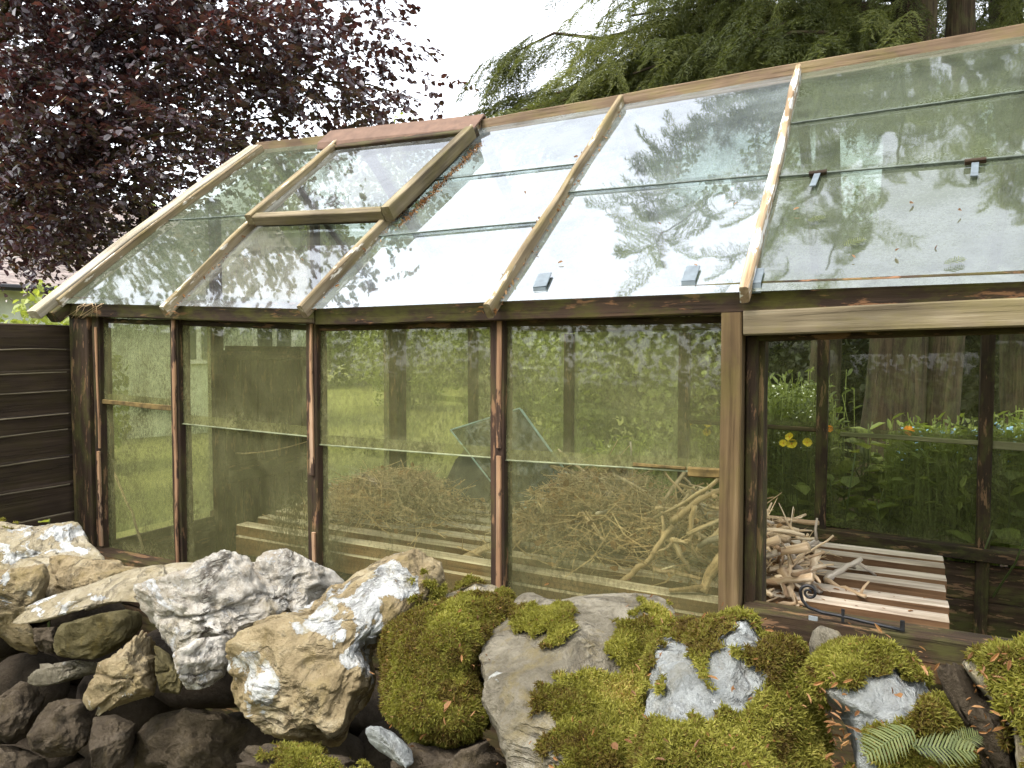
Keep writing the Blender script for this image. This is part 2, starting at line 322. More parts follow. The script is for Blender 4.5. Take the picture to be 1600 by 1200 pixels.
# ================================================================= GREENHOUSE
FY, RY, DY = 1.58, 3.47, 2.525
ZE, ZR = 1.63, 2.40            # eave / ridge glass height
EY, TY = 1.53, 2.50
nroof = nrm([0, -(ZR-ZE), (TY-EY)])
def lift_at(X, z): return .068*np.clip((-1.45-X)/1.2, 0, 1.15)*np.clip((z-.9)/.9, 0, 1.1)
def LIFT(V):
    V = V.copy(); V[:, 2] += lift_at(V[:, 0], V[:, 2]); return V
def UN(p): p = np.array(p, float); p[2] -= lift_at(p[0], p[2]); return p
def roofpt(x, y, off=0.):
    """point on the front roof plane (unlifted coordinates)"""
    l = 0
    for _ in range(6):
        p = atP(x, y, np.array([0, EY, ZE+l])+nroof*off, nroof); l = lift_at(p[0], p[2]-l)
    return p-np.array([0, 0, l])
def rp(X, s, off=0.):
    """roof point from X and fraction up the slope"""
    return np.array([X, EY+(TY-EY)*s, ZE+(ZR-ZE)*s])+nroof*off
def rrp(X, s, off=0.):
    n = nroof*np.array([1, -1, 1]); return np.array([X, 2*DY-(EY+(TY-EY)*s), ZE+(ZR-ZE)*s])+n*off
GH = thing('greenhouse', (-.8, FY, 0), 'old timber framed greenhouse with dirty algae stained glass behind the stone wall', 'greenhouse')
def part(name, mb, mat, parent=None, smooth=False): return mb.build(name, mat, parent or GH, post=LIFT, smooth=smooth)
def bpart(name, p0, p1, w_, t_, n, mat, parent=None, **k):
    return part(name, beam(MB(), p0, p1, w_, t_, n, **k), mat, parent)
def quad(name, pts, mat, parent=None, jit=.0015, nseg=6):
    pts = np.array(pts, float)
    pts = pts+rng.normal(0, jit, pts.shape)*np.array([.0, 1, 1])
    u = np.linspace(0, 1, nseg+1); U, Vv = np.meshgrid(u, u)
    P = (1-U)[..., None]*(1-Vv)[..., None]*pts[0]+U[..., None]*(1-Vv)[..., None]*pts[1]+U[..., None]*Vv[..., None]*pts[2]+(1-U)[..., None]*Vv[..., None]*pts[3]
    W_ = np.linalg.norm(pts[1]-pts[0]); H_ = np.linalg.norm(pts[3]-pts[0]); UVE = np.stack([U*W_, (1-U)*W_, Vv*H_], 2).reshape(-1, 3); VT = ((1-Vv)*H_).ravel()
    P = P.reshape(-1, 3); m = nseg+1
    Fq = np.array([[j*m+i, j*m+i+1, (j+1)*m+i+1, (j+1)*m+i] for j in range(nseg) for i in range(nseg)])
    return mesh(name, LIFT(P), Fq, mat, parent or GH, smooth=True, attrs={'pane_top': VT}, vec={'pane': UVE})
XL, XR = -2.66, 1.62
fposts = [-2.10, -1.494, -.870]
# posts of the front wall, each with flaking putty on the outside
for i, X in enumerate(fposts):
    p = bpart('post', (X, FY+.012, .74), (X, FY+.012, ZE-.035), .04, .05, (0, -1, 0), W_POST)
    mb = MB()
    zz = [(.78, 1.6)] if i != 1 else [(.80, .97), (1.14, 1.6)]
    if i == 2: zz = [(.8, 1.24), (1.26, 1.58)]
    for z0, z1 in zz: beam(mb, (X+.007, FY-.016, z0), (X+.007, FY-.016, z1), .014, .008, (0, -1, 0), .003, .015)
    part('putty', mb, PUTTY, p)
bpart('post', (-.25, FY+.03, .74), (-.25, FY+.03, ZE-.03), .045, .07, (0, -1, 0), W_DARK)
bpart('post', (1.0, FY+.012, .74), (1.0, FY+.012, ZE-.03), .05, .06, (0, -1, 0), W_DARK)
# corner posts
bpart('corner_post', (-2.605, FY+.02, 0), (-2.605, FY+.02, ZE-.02), .11, .09, (0, -1, 0), W_DARK)
c2 = bpart('post', (-2.528, FY+.012, .74), (-2.528, FY+.012, ZE-.03), .04, .05, (0, -1, 0), W_POST)
mb = MB(); beam(mb, (-2.513, FY-.016, .8), (-2.513, FY-.016, 1.13), .012, .008, (0, -1, 0), .004, .015); beam(mb, (-2.513, FY-.016, 1.14), (-2.513, FY-.016, 1.55), .008, .006, (0, -1, 0), .003, .015)
part('putty', mb, PUTTY, c2)
bpart('corner_post', (XR, FY+.02, 0), (XR, FY+.02, ZE), .1, .09, (0, -1, 0), W_DARK)
bpart('corner_post', (XL+.03, RY, 0), (XL+.03, RY, ZE), .1, .1, (0, -1, 0), W_DARK)
bpart('corner_post', (XR, RY, 0), (XR, RY, ZE), .09, .09, (0, -1, 0), W_DARK)
rposts = [-2.076, -1.485, -.874, -.25, .365, .985]
for X in rposts: bpart('post', (X, RY, .05), (X, RY, ZE-.03), .047, .055, (0, -1, 0), W_DARK)
# eave beams, plates, sills
bpart('eave_beam', (XL-.02, FY-.012, ZE-.015), (-1.45, FY-.012, ZE-.018), .062, .06, (0, -1, 0), W_EAVE)
bpart('eave_beam', (-1.447, FY-.012, ZE-.018), (XR+.02, FY-.012, ZE-.012), .064, .06, (0, -1, 0), W_EAVE)
bpart('eave_beam', (XL-.02, RY+.0, ZE+.02), (XR+.02, RY, ZE+.02), .075, .05, (0, -1, 0), W_DARK)
bpart('drip_rail', (-2.5, FY+.018, ZE-.057), (-.28, FY+.018, ZE-.057), .016, .03, (0, -1, 0), W_DARK, rough=.003, seg=.02)
bpart('sill', (-2.55, FY-.01, .765), (-.28, FY-.01, .765), .05, .11, (0, -1, 0), W_DARK)
bpart('sill', (XL+.08, RY, .70), (-.9, RY, .695), .05, .1, (0, -1, 0), W_DARK); bpart('sill', (-.898, RY, .695), (XR, RY, .655), .05, .1, (0, -1, 0), W_DARK)
def boards(name, p0, p1, z0, z1, nb, n, mat):
    mb = MB(); h = (z1-z0)/nb; p0 = np.array(p0, float); p1 = np.array(p1, float)
    for k in range(nb):
        z = z0+h*(k+.5); beam(mb, (p0[0], p0[1], z), (p1[0], p1[1], z+rng.uniform(-.003, .003)), h-.006, .02, n)
    return part(name, mb, mat)
boards('board_wall', (-2.55, FY+.02), (XR-.05, FY+.02), .0, .735, 5, (0, -1, 0), W_DARK)
boards('board_wall', (XL+.08, RY-.0), (XR-.05, RY), .0, .63, 4, (0, -1, 0), W_DARK)
# front side panes, two per bay, lapped
bays = [(-2.51, -2.118, (162, 639), (270, 646)), (-2.082, -1.512, (286, 668), (483, 682)), (-1.476, -.888, (500, 694), (764, 714)), (-.852, -.27, (790, 718), (1128, 738))]
for i, (x0, x1, a, b) in enumerate(bays):
    za, zb = atY(*a, FY+.01)[2], atY(*b, FY+.01)[2]
    gm = G_FRONT if i in (1, 0) else G_FRONT_CLR
    quad('side_pane', [(x0-.006, FY+.004, za), (x1+.006, FY+.004, zb), (x1+.006, FY+.008, ZE-.03), (x0-.006, FY+.008, ZE-.03)], gm)
    pn = quad('side_pane', [(x0-.006, FY+.008, .78), (x1+.006, FY+.008, .78), (x1+.006, FY+.013, zb+.028), (x0-.006, FY+.013, za+.028)], gm)
    mb = MB()
    if i == 0:
        beam(mb, (x0, FY-.002, za+.002), (x1, FY-.002, zb+.002), .016, .008, (0, -1, 0), .002); part('rail', mb, RAIL_DIRT)
    else:
        beam(mb, (x0, FY+.001, za), (x1, FY+.001, zb), .0035, .005, (0, -1, 0), .0004); part('pane_edge', mb, simple('pale_glass_edge', (.2, .22, .13), .35, 0, .5, 25), pn)
        if i == 3:
            mb = MB(); f0, f1 = .80, 1.
            pts = lambda f: np.array([x0+(x1-x0)*f, FY-.001, za+(zb-za)*f+.004])
            beam(mb, pts(.8), pts(1.), .02, .012, (0, -1, 0), .005, .012); beam(mb, pts(.58), pts(.79), .009, .008, (0, -1, 0), .004, .012); part('rotten_rail', mb, RAIL_DIRT)
# rear side panes with lap lines
G_REARHAZE = glass('rear_hazy_glass', (.9, .92, .76), (.44, .47, .24), .2, .42, (.03, .03, .012), .3, 1.4, scale=4)
G_REARLOW = glass('rear_algae_glass_low', (.88, .9, .74), (.22, .23, .1), .1, .34, (.02, .02, .008), .35, 1.4, scale=4)
rb = [XL+.08]+rposts+[XR-.05]
for i in range(len(rb)-1):
    x0, x1 = rb[i]+.025, rb[i+1]-.025; zl = 1.21-.015*i+(.0 if i < 4 else -.01)
    quad('side_pane', [(x0, RY+.012, zl), (x1, RY+.012, zl-.012), (x1, RY+.012, ZE-.01), (x0, RY+.012, ZE-.01)], G_REAR if i > 2 else G_REARHAZE)
    quad('side_pane', [(x0, RY+.006, .725), (x1, RY+.006, .69), (x1, RY+.008, zl+.02), (x0, RY+.008, zl+.03)], G_REARLOW if i > 2 else G_REARHAZE)
    if i >= 3:
        wd = .034 if i >= 5 else .02
        mb = MB(); beam(mb, (x0+(.05 if i == 4 else 0), RY-.004, zl), (x1, RY-.004, zl-.012), wd, .012, (0, -1, 0), .002)
        part('rail', mb, W_DARK if i == 3 else wood('mossy_rail%d' % i, (.1, .09, .045), (.18, .17, .09), (.27, .25, .15), .5, (.12, .13, .04)))
# gable ends
def gable(X, mat, pn, door):
    ap = ZR+.0
    for Y in ((2.18, 2.80) if door else (2.2, 2.85)):
        zt = ZE+(ZR-ZE)*(1-abs(Y-DY)/(DY-EY)); bpart('gable_post', (X, Y, 0), (X, Y, zt-.03), .05, .05, (1, 0, 0), W_DARK)
    bpart('gable_rail', (X, FY+.06, ZE-.0), (X, RY-.05, ZE), .05, .05, (1, 0, 0), W_DARK)
    quad('gable_pane', [(X, FY+.06, .8), (X, 2.155, .8), (X, 2.155, ZE-.025), (X, FY+.06, ZE-.025)], pn)
    quad('gable_pane', [(X, 2.825, .8), (X, RY-.05, .8), (X, RY-.05, ZE-.025), (X, 2.825, ZE-.025)], pn)
    Pt = [(X, FY, ZE+.025), (X, RY, ZE+.025), (X, DY, ZR-.03)]
    mesh('gable_pane', LIFT(np.array(Pt, float)), [[0, 1, 2]], pn, GH)
    for y0, y1 in ((FY+.06, 2.155), (2.825, RY-.05)):
        mb = MB(); [beam(mb, (X, y0, z+.1), (X, y1, z+.1), .19, .02, (1, 0, 0)) for z in (0, .2, .4, .58)]; part('board_wall', mb, W_DARK)
gable(XL+.02, None, G_REARHAZE, True)
gable(XR, None, G_REAR, False)
dr = MB(); X = XL+.03
for y in np.arange(2.21, 2.77, .094): beam(dr, (X, y+.045, .04), (X, y+.045, 1.47), .09, .03, (1, 0, 0))
d_ = part('door', dr, W_DARK)
for z_, w__ in ((1.46, .06), (.95, .08)): mb = MB(); beam(mb, (X+.022, 2.21, z_), (X+.022, 2.775, z_), w__, .015, (1, 0, 0)); part('door_rail', mb, W_DARK, d_)
quad('door_pane', [(X, 2.21, 1.48), (X, 2.775, 1.48), (X, 2.775, ZE-.02), (X, 2.21, ZE-.02)], G_REAR, d_)
# ridge
bpart('ridge_board', (XL-.06, DY-.005, ZR+.012), (-1.46, DY-.005, ZR+.012), .055, .04, (0, -1, .0), W_RIDGE)
bpart('ridge_board', (-1.455, DY-.005, ZR+.009), (XR+.03, DY-.005, ZR+.009), .058, .04, (0, -1, 0), W_RIDGE, rough=.003)
bpart('ridge_fillet', (-1.44, TY-.012, ZR-.022), (XR, TY-.012, ZR-.022), .016, .012, (0, -1, .6), wood('pink_fillet', (.3, .2, .17), (.45, .35, .31), (.6, .5, .46)), rough=.003)
# rafters: eave pixel -> ridge pixel on the roof plane, drawn where the photo shows them
raf = [((265, 480), (520, 230), W_RAFT), ((480, 480), (742, 200), W_RAFT), ((768, 476), (962, 172), W_RAFT), ((1163, 452), (1244, 128), W_WHITEPEEL)]
RX = []
for a, b, m in raf:
    pa, pb = roofpt(*a, .012), roofpt(*b, .012); d = nrm(pb-pa); pa = pa-d*.025
    pb = pa+d*((TY-.005-pa[1])/d[1]); RX.append((pa, pb))
    bpart('rafter', pa, pb, .019, .04, nroof, m, rough=.0032, seg=.02)
RX.append((rp(.352, -.03, .012), rp(.345, 1, .012))); bpart('rafter', *RX[-1], .024, .042, nroof, W_RAFT)
RX.append((rp(.97, -.03, .012), rp(.965, 1, .012))); bpart('rafter', *RX[-1], .024, .042, nroof, W_RAFT)
for X in (XL-.01, XR): bpart('barge_board', rp(X-.02, -.075, .012), rp(X-.045, 1.0, .012), .062, .03, nroof, W_PALE, rough=.002)
bpart('barge_fillet', rp(XL+.035, -.02, .014), rp(XL-.0, .99, .014), .018, .03, nroof, W_RAFT)
bpart('barge_end', rp(XL+.005, -.05, -.02), rp(XL+.005, .1, -.02), .06, .04, nroof, W_DARK)
for X in (XL, -2.1, -1.49, -.88, -.27, .35, .97, XR): bpart('rafter', rrp(X, 0, -.01), rrp(X, .97, -.01), .03, .05, nroof*np.array([1, -1, 1]), W_DARK)
# front roof panes: per bay a list of lap lines (pixel pairs)
barge = (rp(XL+.03, 0), rp(XL+.0, 1))
edges = [barge]+[(a, b) for a, b in RX]+[(rp(XR-.03, 0), rp(XR-.03, 1))]
def along(e, s):   # point of a rafter line at slope fraction s, on the glass plane
    a, b = e; X = a[0]+(b[0]-a[0])*s; return rp(X, s, .0)
def frac(x, y): p = roofpt(x, y); return (p[1]-EY)/(TY-EY)
laps = [[(frac(290, 345), frac(385, 338))], [(frac(385, 348), frac(610, 336))], [(frac(590, 372), frac(836, 350)), (frac(684, 283), frac(900, 259))], [(frac(890, 303), frac(1200, 277))],
        [(frac(1220, 279), frac(1600, 249)), (frac(1236, 196), frac(1600, 146))], [(.5, .5)], [(.45, .45)]]
for i in range(7):
    e0, e1 = edges[i], edges[i+1]; L = [(-.012, -.012)]+laps[i]+[(.985, .985)]
    gm = [G_ROOFG, G_VENT, G_ROOF, G_ROOF, G_ROOFG, G_ROOFG, G_ROOF][i]
    for k in range(len(L)-1):
        if i == 1 and k == 1: continue      # the roof light covers this one
        lo, hi = L[k], L[k+1]; o0, o1 = .006*1, .0
        q = [along(e0, lo[0])+nroof*.006, along(e1, lo[1])+nroof*.006, along(e1, hi[1]+.03)+nroof*.0, along(e0, hi[0]+.03)+nroof*.0]
        pn = quad('roof_pane', q, gm, jit=.001)
        if k > 0:
            mb = MB(); a, b = q[0]+nroof*.0, q[1]; dd = nrm(b-a)
            beam(mb, a+dd*.014, b-dd*.014, .005, .005, nroof, .0004); part('pane_edge', mb, GLASSEDGE, pn)
rx = [XL, -2.1, -1.49, -.88, -.27, .35, .97, XR]
for i in range(7):
    quad('roof_pane', [rrp(rx[i]+.01, -.03), rrp(rx[i+1]-.01, -.03), rrp(rx[i+1]-.01, .98), rrp(rx[i]+.01, .98)], G_ROOFG)
# dark soffit gap above the opening
bpart('soffit', (-.2, FY+.03, ZE+.0), (XR, FY+.03, ZE+.0), .05, .02, (0, -1, 0), W_DARK)
# roof light (vent)
VH = .05
c_bl, c_br, c_tr, c_tl = [roofpt(*p, VH) for p in ((386, 344), (612, 333), (742, 206), (519, 233))]
def vq(a, b, off=0): return a+nroof*off, b+nroof*off
dx = nrm(c_br-c_bl); dyv = nrm(c_tr-c_br)
vent = part('roof_light', beam(MB(), c_bl+dx*.012, c_tl+dx*.012, .03, .04, nroof), W_RAFT)
bpart('rail', c_br-dx*.018, c_tr-dx*.018, .036, .05, nroof, W_TAN, vent)
bpart('rail', c_bl+dyv*.016-nroof*.005+dx*.03, c_br+dyv*.016-nroof*.005-dx*.038, .034, .036, nroof, W_TAN, vent)
bpart('rail', c_tl-dyv*.0+dx*.03, c_tr-dyv*.0-dx*.03, .03, .03, nroof, W_DARK, vent)
quad('vent_pane', [c_bl+dx*.02+dyv*.02, c_br-dx*.03+dyv*.02, c_tr-dx*.03, c_tl+dx*.02], G_VENT, vent)
bpart('curb', roofpt(612, 338, .015)+dx*.0, roofpt(742, 206, .015), .03, .04, nroof, W_DARK)
bpart('curb', roofpt(392, 348, .01), roofpt(608, 339, .013), .02, .03, nroof, W_DARK)
# clay coloured ridge cap over the vent
a = UN(atY(508, 226, DY-.05)); b = UN(atY(744, 194, DY-.05))
mb = MB(); ht = .052
A0, B0 = np.array([a[0]-.012, DY-.085, ZR-.012]), np.array([b[0]+.012, DY-.085, ZR-.012])
A1, B1 = np.array([a[0]+.005, DY-.02, ZR+.058]), np.array([b[0]+.02, DY-.02, ZR+.058])
A2, B2 = A1+np.array([0, .13, -.075]), B1+np.array([0, .13, -.075])
Af, Bf = A0+np.array([0, -.004, -.022]), B0+np.array([0, -.004, -.022])
ks = 14; pv = []
for k in range(ks+1):
    t_ = k/ks; pv += [Af+(Bf-Af)*t_, A0+(B0-A0)*t_, A1+(B1-A1)*t_, A2+(B2-A2)*t_]
pv = np.array(pv); pv2 = pv-np.array([0, 0, .008]); n0 = len(pv)
fc = []
for k in range(ks):
    for j in range(3):
        q = [k*4+j, k*4+4+j, k*4+5+j, k*4+1+j]; fc += [q, [i+n0 for i in q[::-1]]]
for j in range(3): fc += [[j, j+1, j+1+n0, j+n0], [ks*4+j+1, ks*4+j, ks*4+j+n0, ks*4+j+1+n0]]
for k in range(ks): fc += [[k*4+4, k*4, k*4+n0, k*4+4+n0], [k*4+3, k*4+7, k*4+7+n0, k*4+3+n0]]
mb.add(np.concatenate([pv, pv2]), fc); part('ridge_cap', mb, TERRA)
# glass clips
def clip(px, py, L=.075, wd=.03, ang=0.):
    p = roofpt(px, py, .012); a_ = p; b_ = p+nrm([ang, EY-TY, ZE-ZR])*L
    mb = MB(); beam(mb, a_, b_, wd, .004, nroof, .0008); beam(mb, b_, b_+np.array([0, .0, -.02]), wd, .004, (0, -1, 0), .0005); part('glass_clip', mb, LEAD)
clip(852, 428, .06, .034, .15); clip(1084, 416, .06, .03, .0); clip(1186, 420, .055, .022)
for px, py in ((1278, 270), (1524, 252)):
    p = roofpt(px, py, .01); mb = MB(); beam(mb, p-np.array([.02, 0, 0]), p+np.array([.02, 0, 0]), .012, .012, nroof, .002, .01); part('glass_clip', mb, W_DARK)
    mb = MB(); beam(mb, p+nrm([-.1, EY-TY, ZE-ZR])*.006, p+nrm([-.12, EY-TY, ZE-ZR])*.07, .014, .003, nroof, .001); part('glass_clip', mb, LEAD)
# framed opening
JY = 1.535
ja, jb = atY(1147, 489, JY), atY(1138, 1000, JY)
op = part('opening_frame', beam(MB(), (ja[0], JY+.005, jb[2]), (ja[0], JY+.005, ja[2]), .042, .055, (0, -1, 0)), W_JAMB)
h0, h1 = atY(1162, 505, JY), atY(1600, 489, JY); hd = (h1-h0); h2 = h0+hd*2.4
bpart('header', h0+np.array([.003, 0, 0]), h2, .05, .05, (0, -1, 0), W_TAN, op)
bpart('inner_jamb', (ja[0]+.033, FY+.0, .78), (ja[0]+.033, FY+.0, ja[2]-.05), .024, .05, (0, -1, 0), W_DARK, op)
bpart('inner_header', h0+np.array([.01, .05, -.022]), h2+np.array([0, .05, -.02]), .03, .04, (0, -1, 0), W_DARK, op)
s0, s1 = atY(1178, 966, JY), atY(1500, 1016, JY); sdv = s1-s0; s2 = s0+sdv*2.9; s0b = s0-np.array([.02, 0, -.003])
bpart('sill', s0b, s2, .048, .07, (0, -1, 0), W_DARK, op)
# wrought iron stay with a curled end, resting on the sill
st = MB(); pts = []
for k in range(40):
    th = math.pi*(1+k/39*3.); r = .003+.013*(k/39)
    pts.append((1265-0, 925+0, r, th))
cpos = atY(1264, 926, JY-.03)
P_ = []
for (x_, y_, r, th) in pts[::1]:
    P_.append(cpos+np.array([-r*math.cos(th), 0, -r*math.sin(th)]))
tail = [atY(x, y, JY-.03) for x, y in ((1254, 938), (1263, 949), (1285, 957), (1312, 962), (1350, 971), (1385, 979), (1412, 985))]
P_ = P_+tail
P_ = np.array(P_); tube(st, P_, np.interp(np.arange(len(P_)), [0, 20, len(P_)-1], [.002, .0027, .0034]), 8)
STAY = thing('window_stay', tuple(atY(1300, 985, JY)), 'black wrought iron window stay with a curled end lying on the opening sill', 'window stay')
st.build('stay_bar', IRON, STAY, smooth=True)
mb = MB(); q = atY(1317, 962, JY-.03); beam(mb, q+np.array([0, 0, -.012]), q+np.array([0, 0, .013]), .006, .006, (0, -1, 0), 0); q = atY(1410, 978, JY-.03); beam(mb, q+np.array([0, 0, -.01]), q+np.array([0, 0, .01]), .008, .006, (0, -1, 0), 0); mb.build('stay_pin', IRON, STAY)
mb = MB(); q = atY(1271, 963, JY-.031); q2 = atY(1270, 1000, JY-.031); beam(mb, q, q2, .017, .004, (0, -1, 0), .0005); part('bracket', mb, ZINC, op)
# ---------------------------------------------------------------- bench
BZ = .925
BX0, BX1 = -1.9, .125
BEN = thing('slatted_bench', (-.9, 1.95, 0), 'long slatted timber staging bench inside the greenhouse with bare end at right', 'bench')
ys = [1.672, 1.775, 1.873, 1.97, 2.068, 2.166, 2.262]
for k, y in enumerate(ys):
    l0 = BX0-.018*k+rng.uniform(-.01, .01); r0 = BX1+.004*k+rng.uniform(-.006, .006); dzz = .002*k
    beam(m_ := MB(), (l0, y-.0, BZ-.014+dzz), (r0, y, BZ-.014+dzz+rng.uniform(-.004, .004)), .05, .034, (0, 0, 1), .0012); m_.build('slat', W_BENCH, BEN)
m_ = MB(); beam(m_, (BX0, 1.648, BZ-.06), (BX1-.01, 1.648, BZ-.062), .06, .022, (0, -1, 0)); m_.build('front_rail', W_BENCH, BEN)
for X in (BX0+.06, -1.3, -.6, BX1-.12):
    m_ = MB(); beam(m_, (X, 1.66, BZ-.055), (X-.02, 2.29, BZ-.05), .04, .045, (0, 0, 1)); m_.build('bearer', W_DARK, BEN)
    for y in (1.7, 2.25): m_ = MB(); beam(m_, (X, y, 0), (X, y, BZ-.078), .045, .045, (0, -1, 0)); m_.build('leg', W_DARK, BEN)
# ================================================================= GROUND
def plane(name, x0, x1, y0, y1, z, mat, n=1):
    o = mesh(name, [(x0, y0, z), (x1, y0, z), (x1, y1, z), (x0, y1, z)], [[0, 1, 2, 3]], mat); return tag(o, kind='structure')
plane('lawn', -250, 250, -250, 250, -.004, M_LAWN)
plane('bare_ground', -2.9, 2.2, -.4, 1.56, .004, M_SOIL); plane('greenhouse_floor', -2.64, 1.6, 1.6, 3.45, .004, M_SOIL); plane('garden_bed', -.9, 6, 3.55, 9.5, .006, M_SOIL)
# ================================================================= DRY STONE WALL
_ico = {}
def ico(n):
    if n not in _ico:
        bm = bmesh.new(); bmesh.ops.create_icosphere(bm, subdivisions=n, radius=1)
        _ico[n] = (np.array([v.co[:] for v in bm.verts]), np.array([[v.index for v in f.verts] for f in bm.faces])); bm.free()
    return _ico[n]
def inside(P, poly):
    x, y = P[:, 0], P[:, 1]; r = np.zeros(len(P), bool); j = len(poly)-1
    for i in range(len(poly)):
        xi, yi = poly[i]; xj, yj = poly[j]
        c = ((yi > y) != (yj > y)) & (x < (xj-xi)*(y-yi)/(yj-yi+1e-9)+xi); r ^= c; j = i
    return r
def sdist(P, poly):
    """signed pixel distance to a polygon, positive inside"""
    d = np.full(len(P), 1e9)
    for i in range(len(poly)):
        a = np.array(poly[i], float); b = np.array(poly[(i+1) % len(poly)], float); ab = b-a
        t = np.clip(((P-a)@ab)/(ab@ab), 0, 1); d = np.minimum(d, np.linalg.norm(P-a-t[:, None]*ab, axis=1))
    return np.where(inside(P, poly), d, -d)
STONES = {}
def rock(key, label, poly, Y, n, mat, top=.05, bot=.12, rough=.012, facets=5, sub=6, patches=(), seed=0, crack=.0, group='stones of the dry stone wall', flat=.55, shrink=0.):
    poly = np.array(poly, float); c = (poly.min(0)+poly.max(0))/2
    n = nrm(n); P0 = atY(*c, Y)
    L3 = np.array([atP(x, y, P0, n) for x, y in poly])
    ex = nrm(np.cross([0, 0, 1.], n)) if abs(n[2]) < .999 else np.array([1., 0, 0]); ex = ex if ex@rt > 0 else -ex; ey = np.cross(n, ex)
    q = np.stack([(L3-P0)@ex, (L3-P0)@ey], 1); q0 = (q.min(0)+q.max(0))/2; P0 = P0+ex*q0[0]+ey*q0[1]; q = q-q0
    # densify the outline, then take its polar radius
    m = len(q); dq = np.concatenate([q[i]+(q[(i+1) % m]-q[i])*np.linspace(0, 1, 40, endpoint=False)[:, None] for i in range(m)])
    th = np.arctan2(dq[:, 1], dq[:, 0]); rr = np.hypot(dq[:, 0], dq[:, 1])
    bins = np.linspace(-math.pi, math.pi, 181); idx = np.clip(np.digitize(th, bins)-1, 0, 179)
    rad = np.array([rr[idx == k].max() if (idx == k).any() else np.nan for k in range(180)])
    ok = ~np.isnan(rad); cc = (bins[:-1]+bins[1:])/2; rad = np.interp(cc, cc[ok], rad[ok], period=2*math.pi)
    V, Fc = ico(sub); rs = np.random.default_rng(seed+11)
    rho = np.hypot(V[:, 0], V[:, 1]); tv = np.arctan2(V[:, 1], V[:, 0])
    r = np.interp(tv, cc, rad, period=2*math.pi); g = np.sin(np.arcsin(np.clip(rho, 0, 1))*1.)**flat
    z = V[:, 2]; zz = np.where(z > 0, np.abs(z)**.75*top, -np.abs(z)**.8*bot)
    size = rad.mean()
    W = np.stack([np.cos(tv)*r*g, np.sin(tv)*r*g, zz], 1)
    so_ = rs.uniform(-30, 30, 3)
    # cleaved facets on the visible side
    for k in range(facets+4):
        a = rs.uniform(0, 2*math.pi); e = rs.uniform(.35, 1.1); d = np.array([math.cos(a)*math.cos(e), math.sin(a)*math.cos(e), math.sin(e)])
        s = (W*np.array([1, 1, size/max(top, .02)*.55]))@d; lim = np.quantile(s, rs.uniform(.78, .95)); ex_ = np.maximum(s-lim, 0)
        W = W-np.outer(ex_*.8, d*np.array([1, 1, max(top, .02)/size/.55]))
    X3 = P0+W[:, :1]*ex+W[:, 1:2]*ey+W[:, 2:]*n
    nd = W/np.array([size, size, max(top, .03)])**1; nd = nd/(np.linalg.norm(nd, axis=1)[:, None]+1e-6); N3 = nd[:, :1]*ex+nd[:, 1:2]*ey+nd[:, 2:]*n
    Q = X3+so_
    dsp = rough*(fbm(Q*11, 3)*.75+.75*fbm(Q*34, 5)+.22*(1-2*np.abs(fbm(Q*60, 3)))); 
    rid = 1-np.abs(fbm(Q*np.array([8, 8, 17]), 3)); dsp = dsp+rough*.7*(rid-.7)
    if crack:
        cr = np.abs(fbm(Q*np.array([5, 7, 13])+9, 4)); dsp = dsp-crack*np.clip(1-cr/.09, 0, 1)
        bed = fbm(Q*np.array([6, 9, 30]), 3); dsp = dsp+crack*.5*np.clip(bed*3, -1, 1)
    X3 = X3+N3*dsp[:, None]
    for _ in range(5):      # bring the rough stone back to the size and outline it has in the wall
        px = proj(X3); d = px-c; tq = np.arctan2(d[:, 1], d[:, 0]); rq = np.hypot(d[:, 0], d[:, 1]); nb = 72; bi = ((tq+math.pi)/(2*math.pi)*nb).astype(int) % nb
        mxr = np.zeros(nb); np.maximum.at(mxr, bi, rq); pc = poly-c; m_ = len(pc)
        dd = np.concatenate([pc[i]+(pc[(i+1) % m_]-pc[i])*np.linspace(0, 1, 60, endpoint=False)[:, None] for i in range(m_)]); bt = ((np.arctan2(dd[:, 1], dd[:, 0])+math.pi)/(2*math.pi)*nb).astype(int) % nb
        tg = np.zeros(nb); np.maximum.at(tg, bt, np.hypot(dd[:, 0], dd[:, 1])); tg = np.where(tg > 0, tg-shrink, mxr)
        kf = np.clip(tg/np.maximum(mxr, 1), .6, 1.5); kf = kf*.5+(np.roll(kf, 1)+np.roll(kf, -1))*.25
        fa = (tq+math.pi)/(2*math.pi)*nb-.5; i0 = np.floor(fa).astype(int); fr = fa-i0; k_ = kf[i0 % nb]*(1-fr)+kf[(i0+1) % nb]*fr
        k_ = 1+(k_-1)*np.clip(rq/np.maximum(mxr[bi], 1), 0, 1)**.7
        zc = (X3-CAM)@fw; X3 = X3+(rt*((d[:, 0]*(k_-1))/F_*zc)[:, None])-(up*((d[:, 1]*(k_-1))/F_*zc)[:, None])
    pa = np.full(len(X3), .5)
    if patches:
        px = proj(X3); px = px+np.stack([fbm(X3*26+3, 4), fbm(X3*26+51, 4)], 1)*20; sd = np.full(len(X3), -40.)
        for pp in patches: sd = np.maximum(sd, sdist(px, pp))
        pa = np.clip(.5+sd/26., 0, 1)
    zmin = X3[:, 2].min(); base = (P0[0], P0[1], zmin)
    o = mesh(key, X3, Fc, mat, base=base, smooth=True, attrs={'patch': pa})
    tag(o, label, 'stone', group); STONES[key+str(seed)] = (X3, Fc, o, n)
    return o, X3, Fc
def vnormals(V, Fc):
    a, b, c = V[Fc[:, 0]], V[Fc[:, 1]], V[Fc[:, 2]]; fn = np.cross(b-a, c-a); N = np.zeros_like(V)
    for k in range(3): np.add.at(N, Fc[:, k], fn)
    return N/(np.linalg.norm(N, axis=1)[:, None]+1e-9), fn
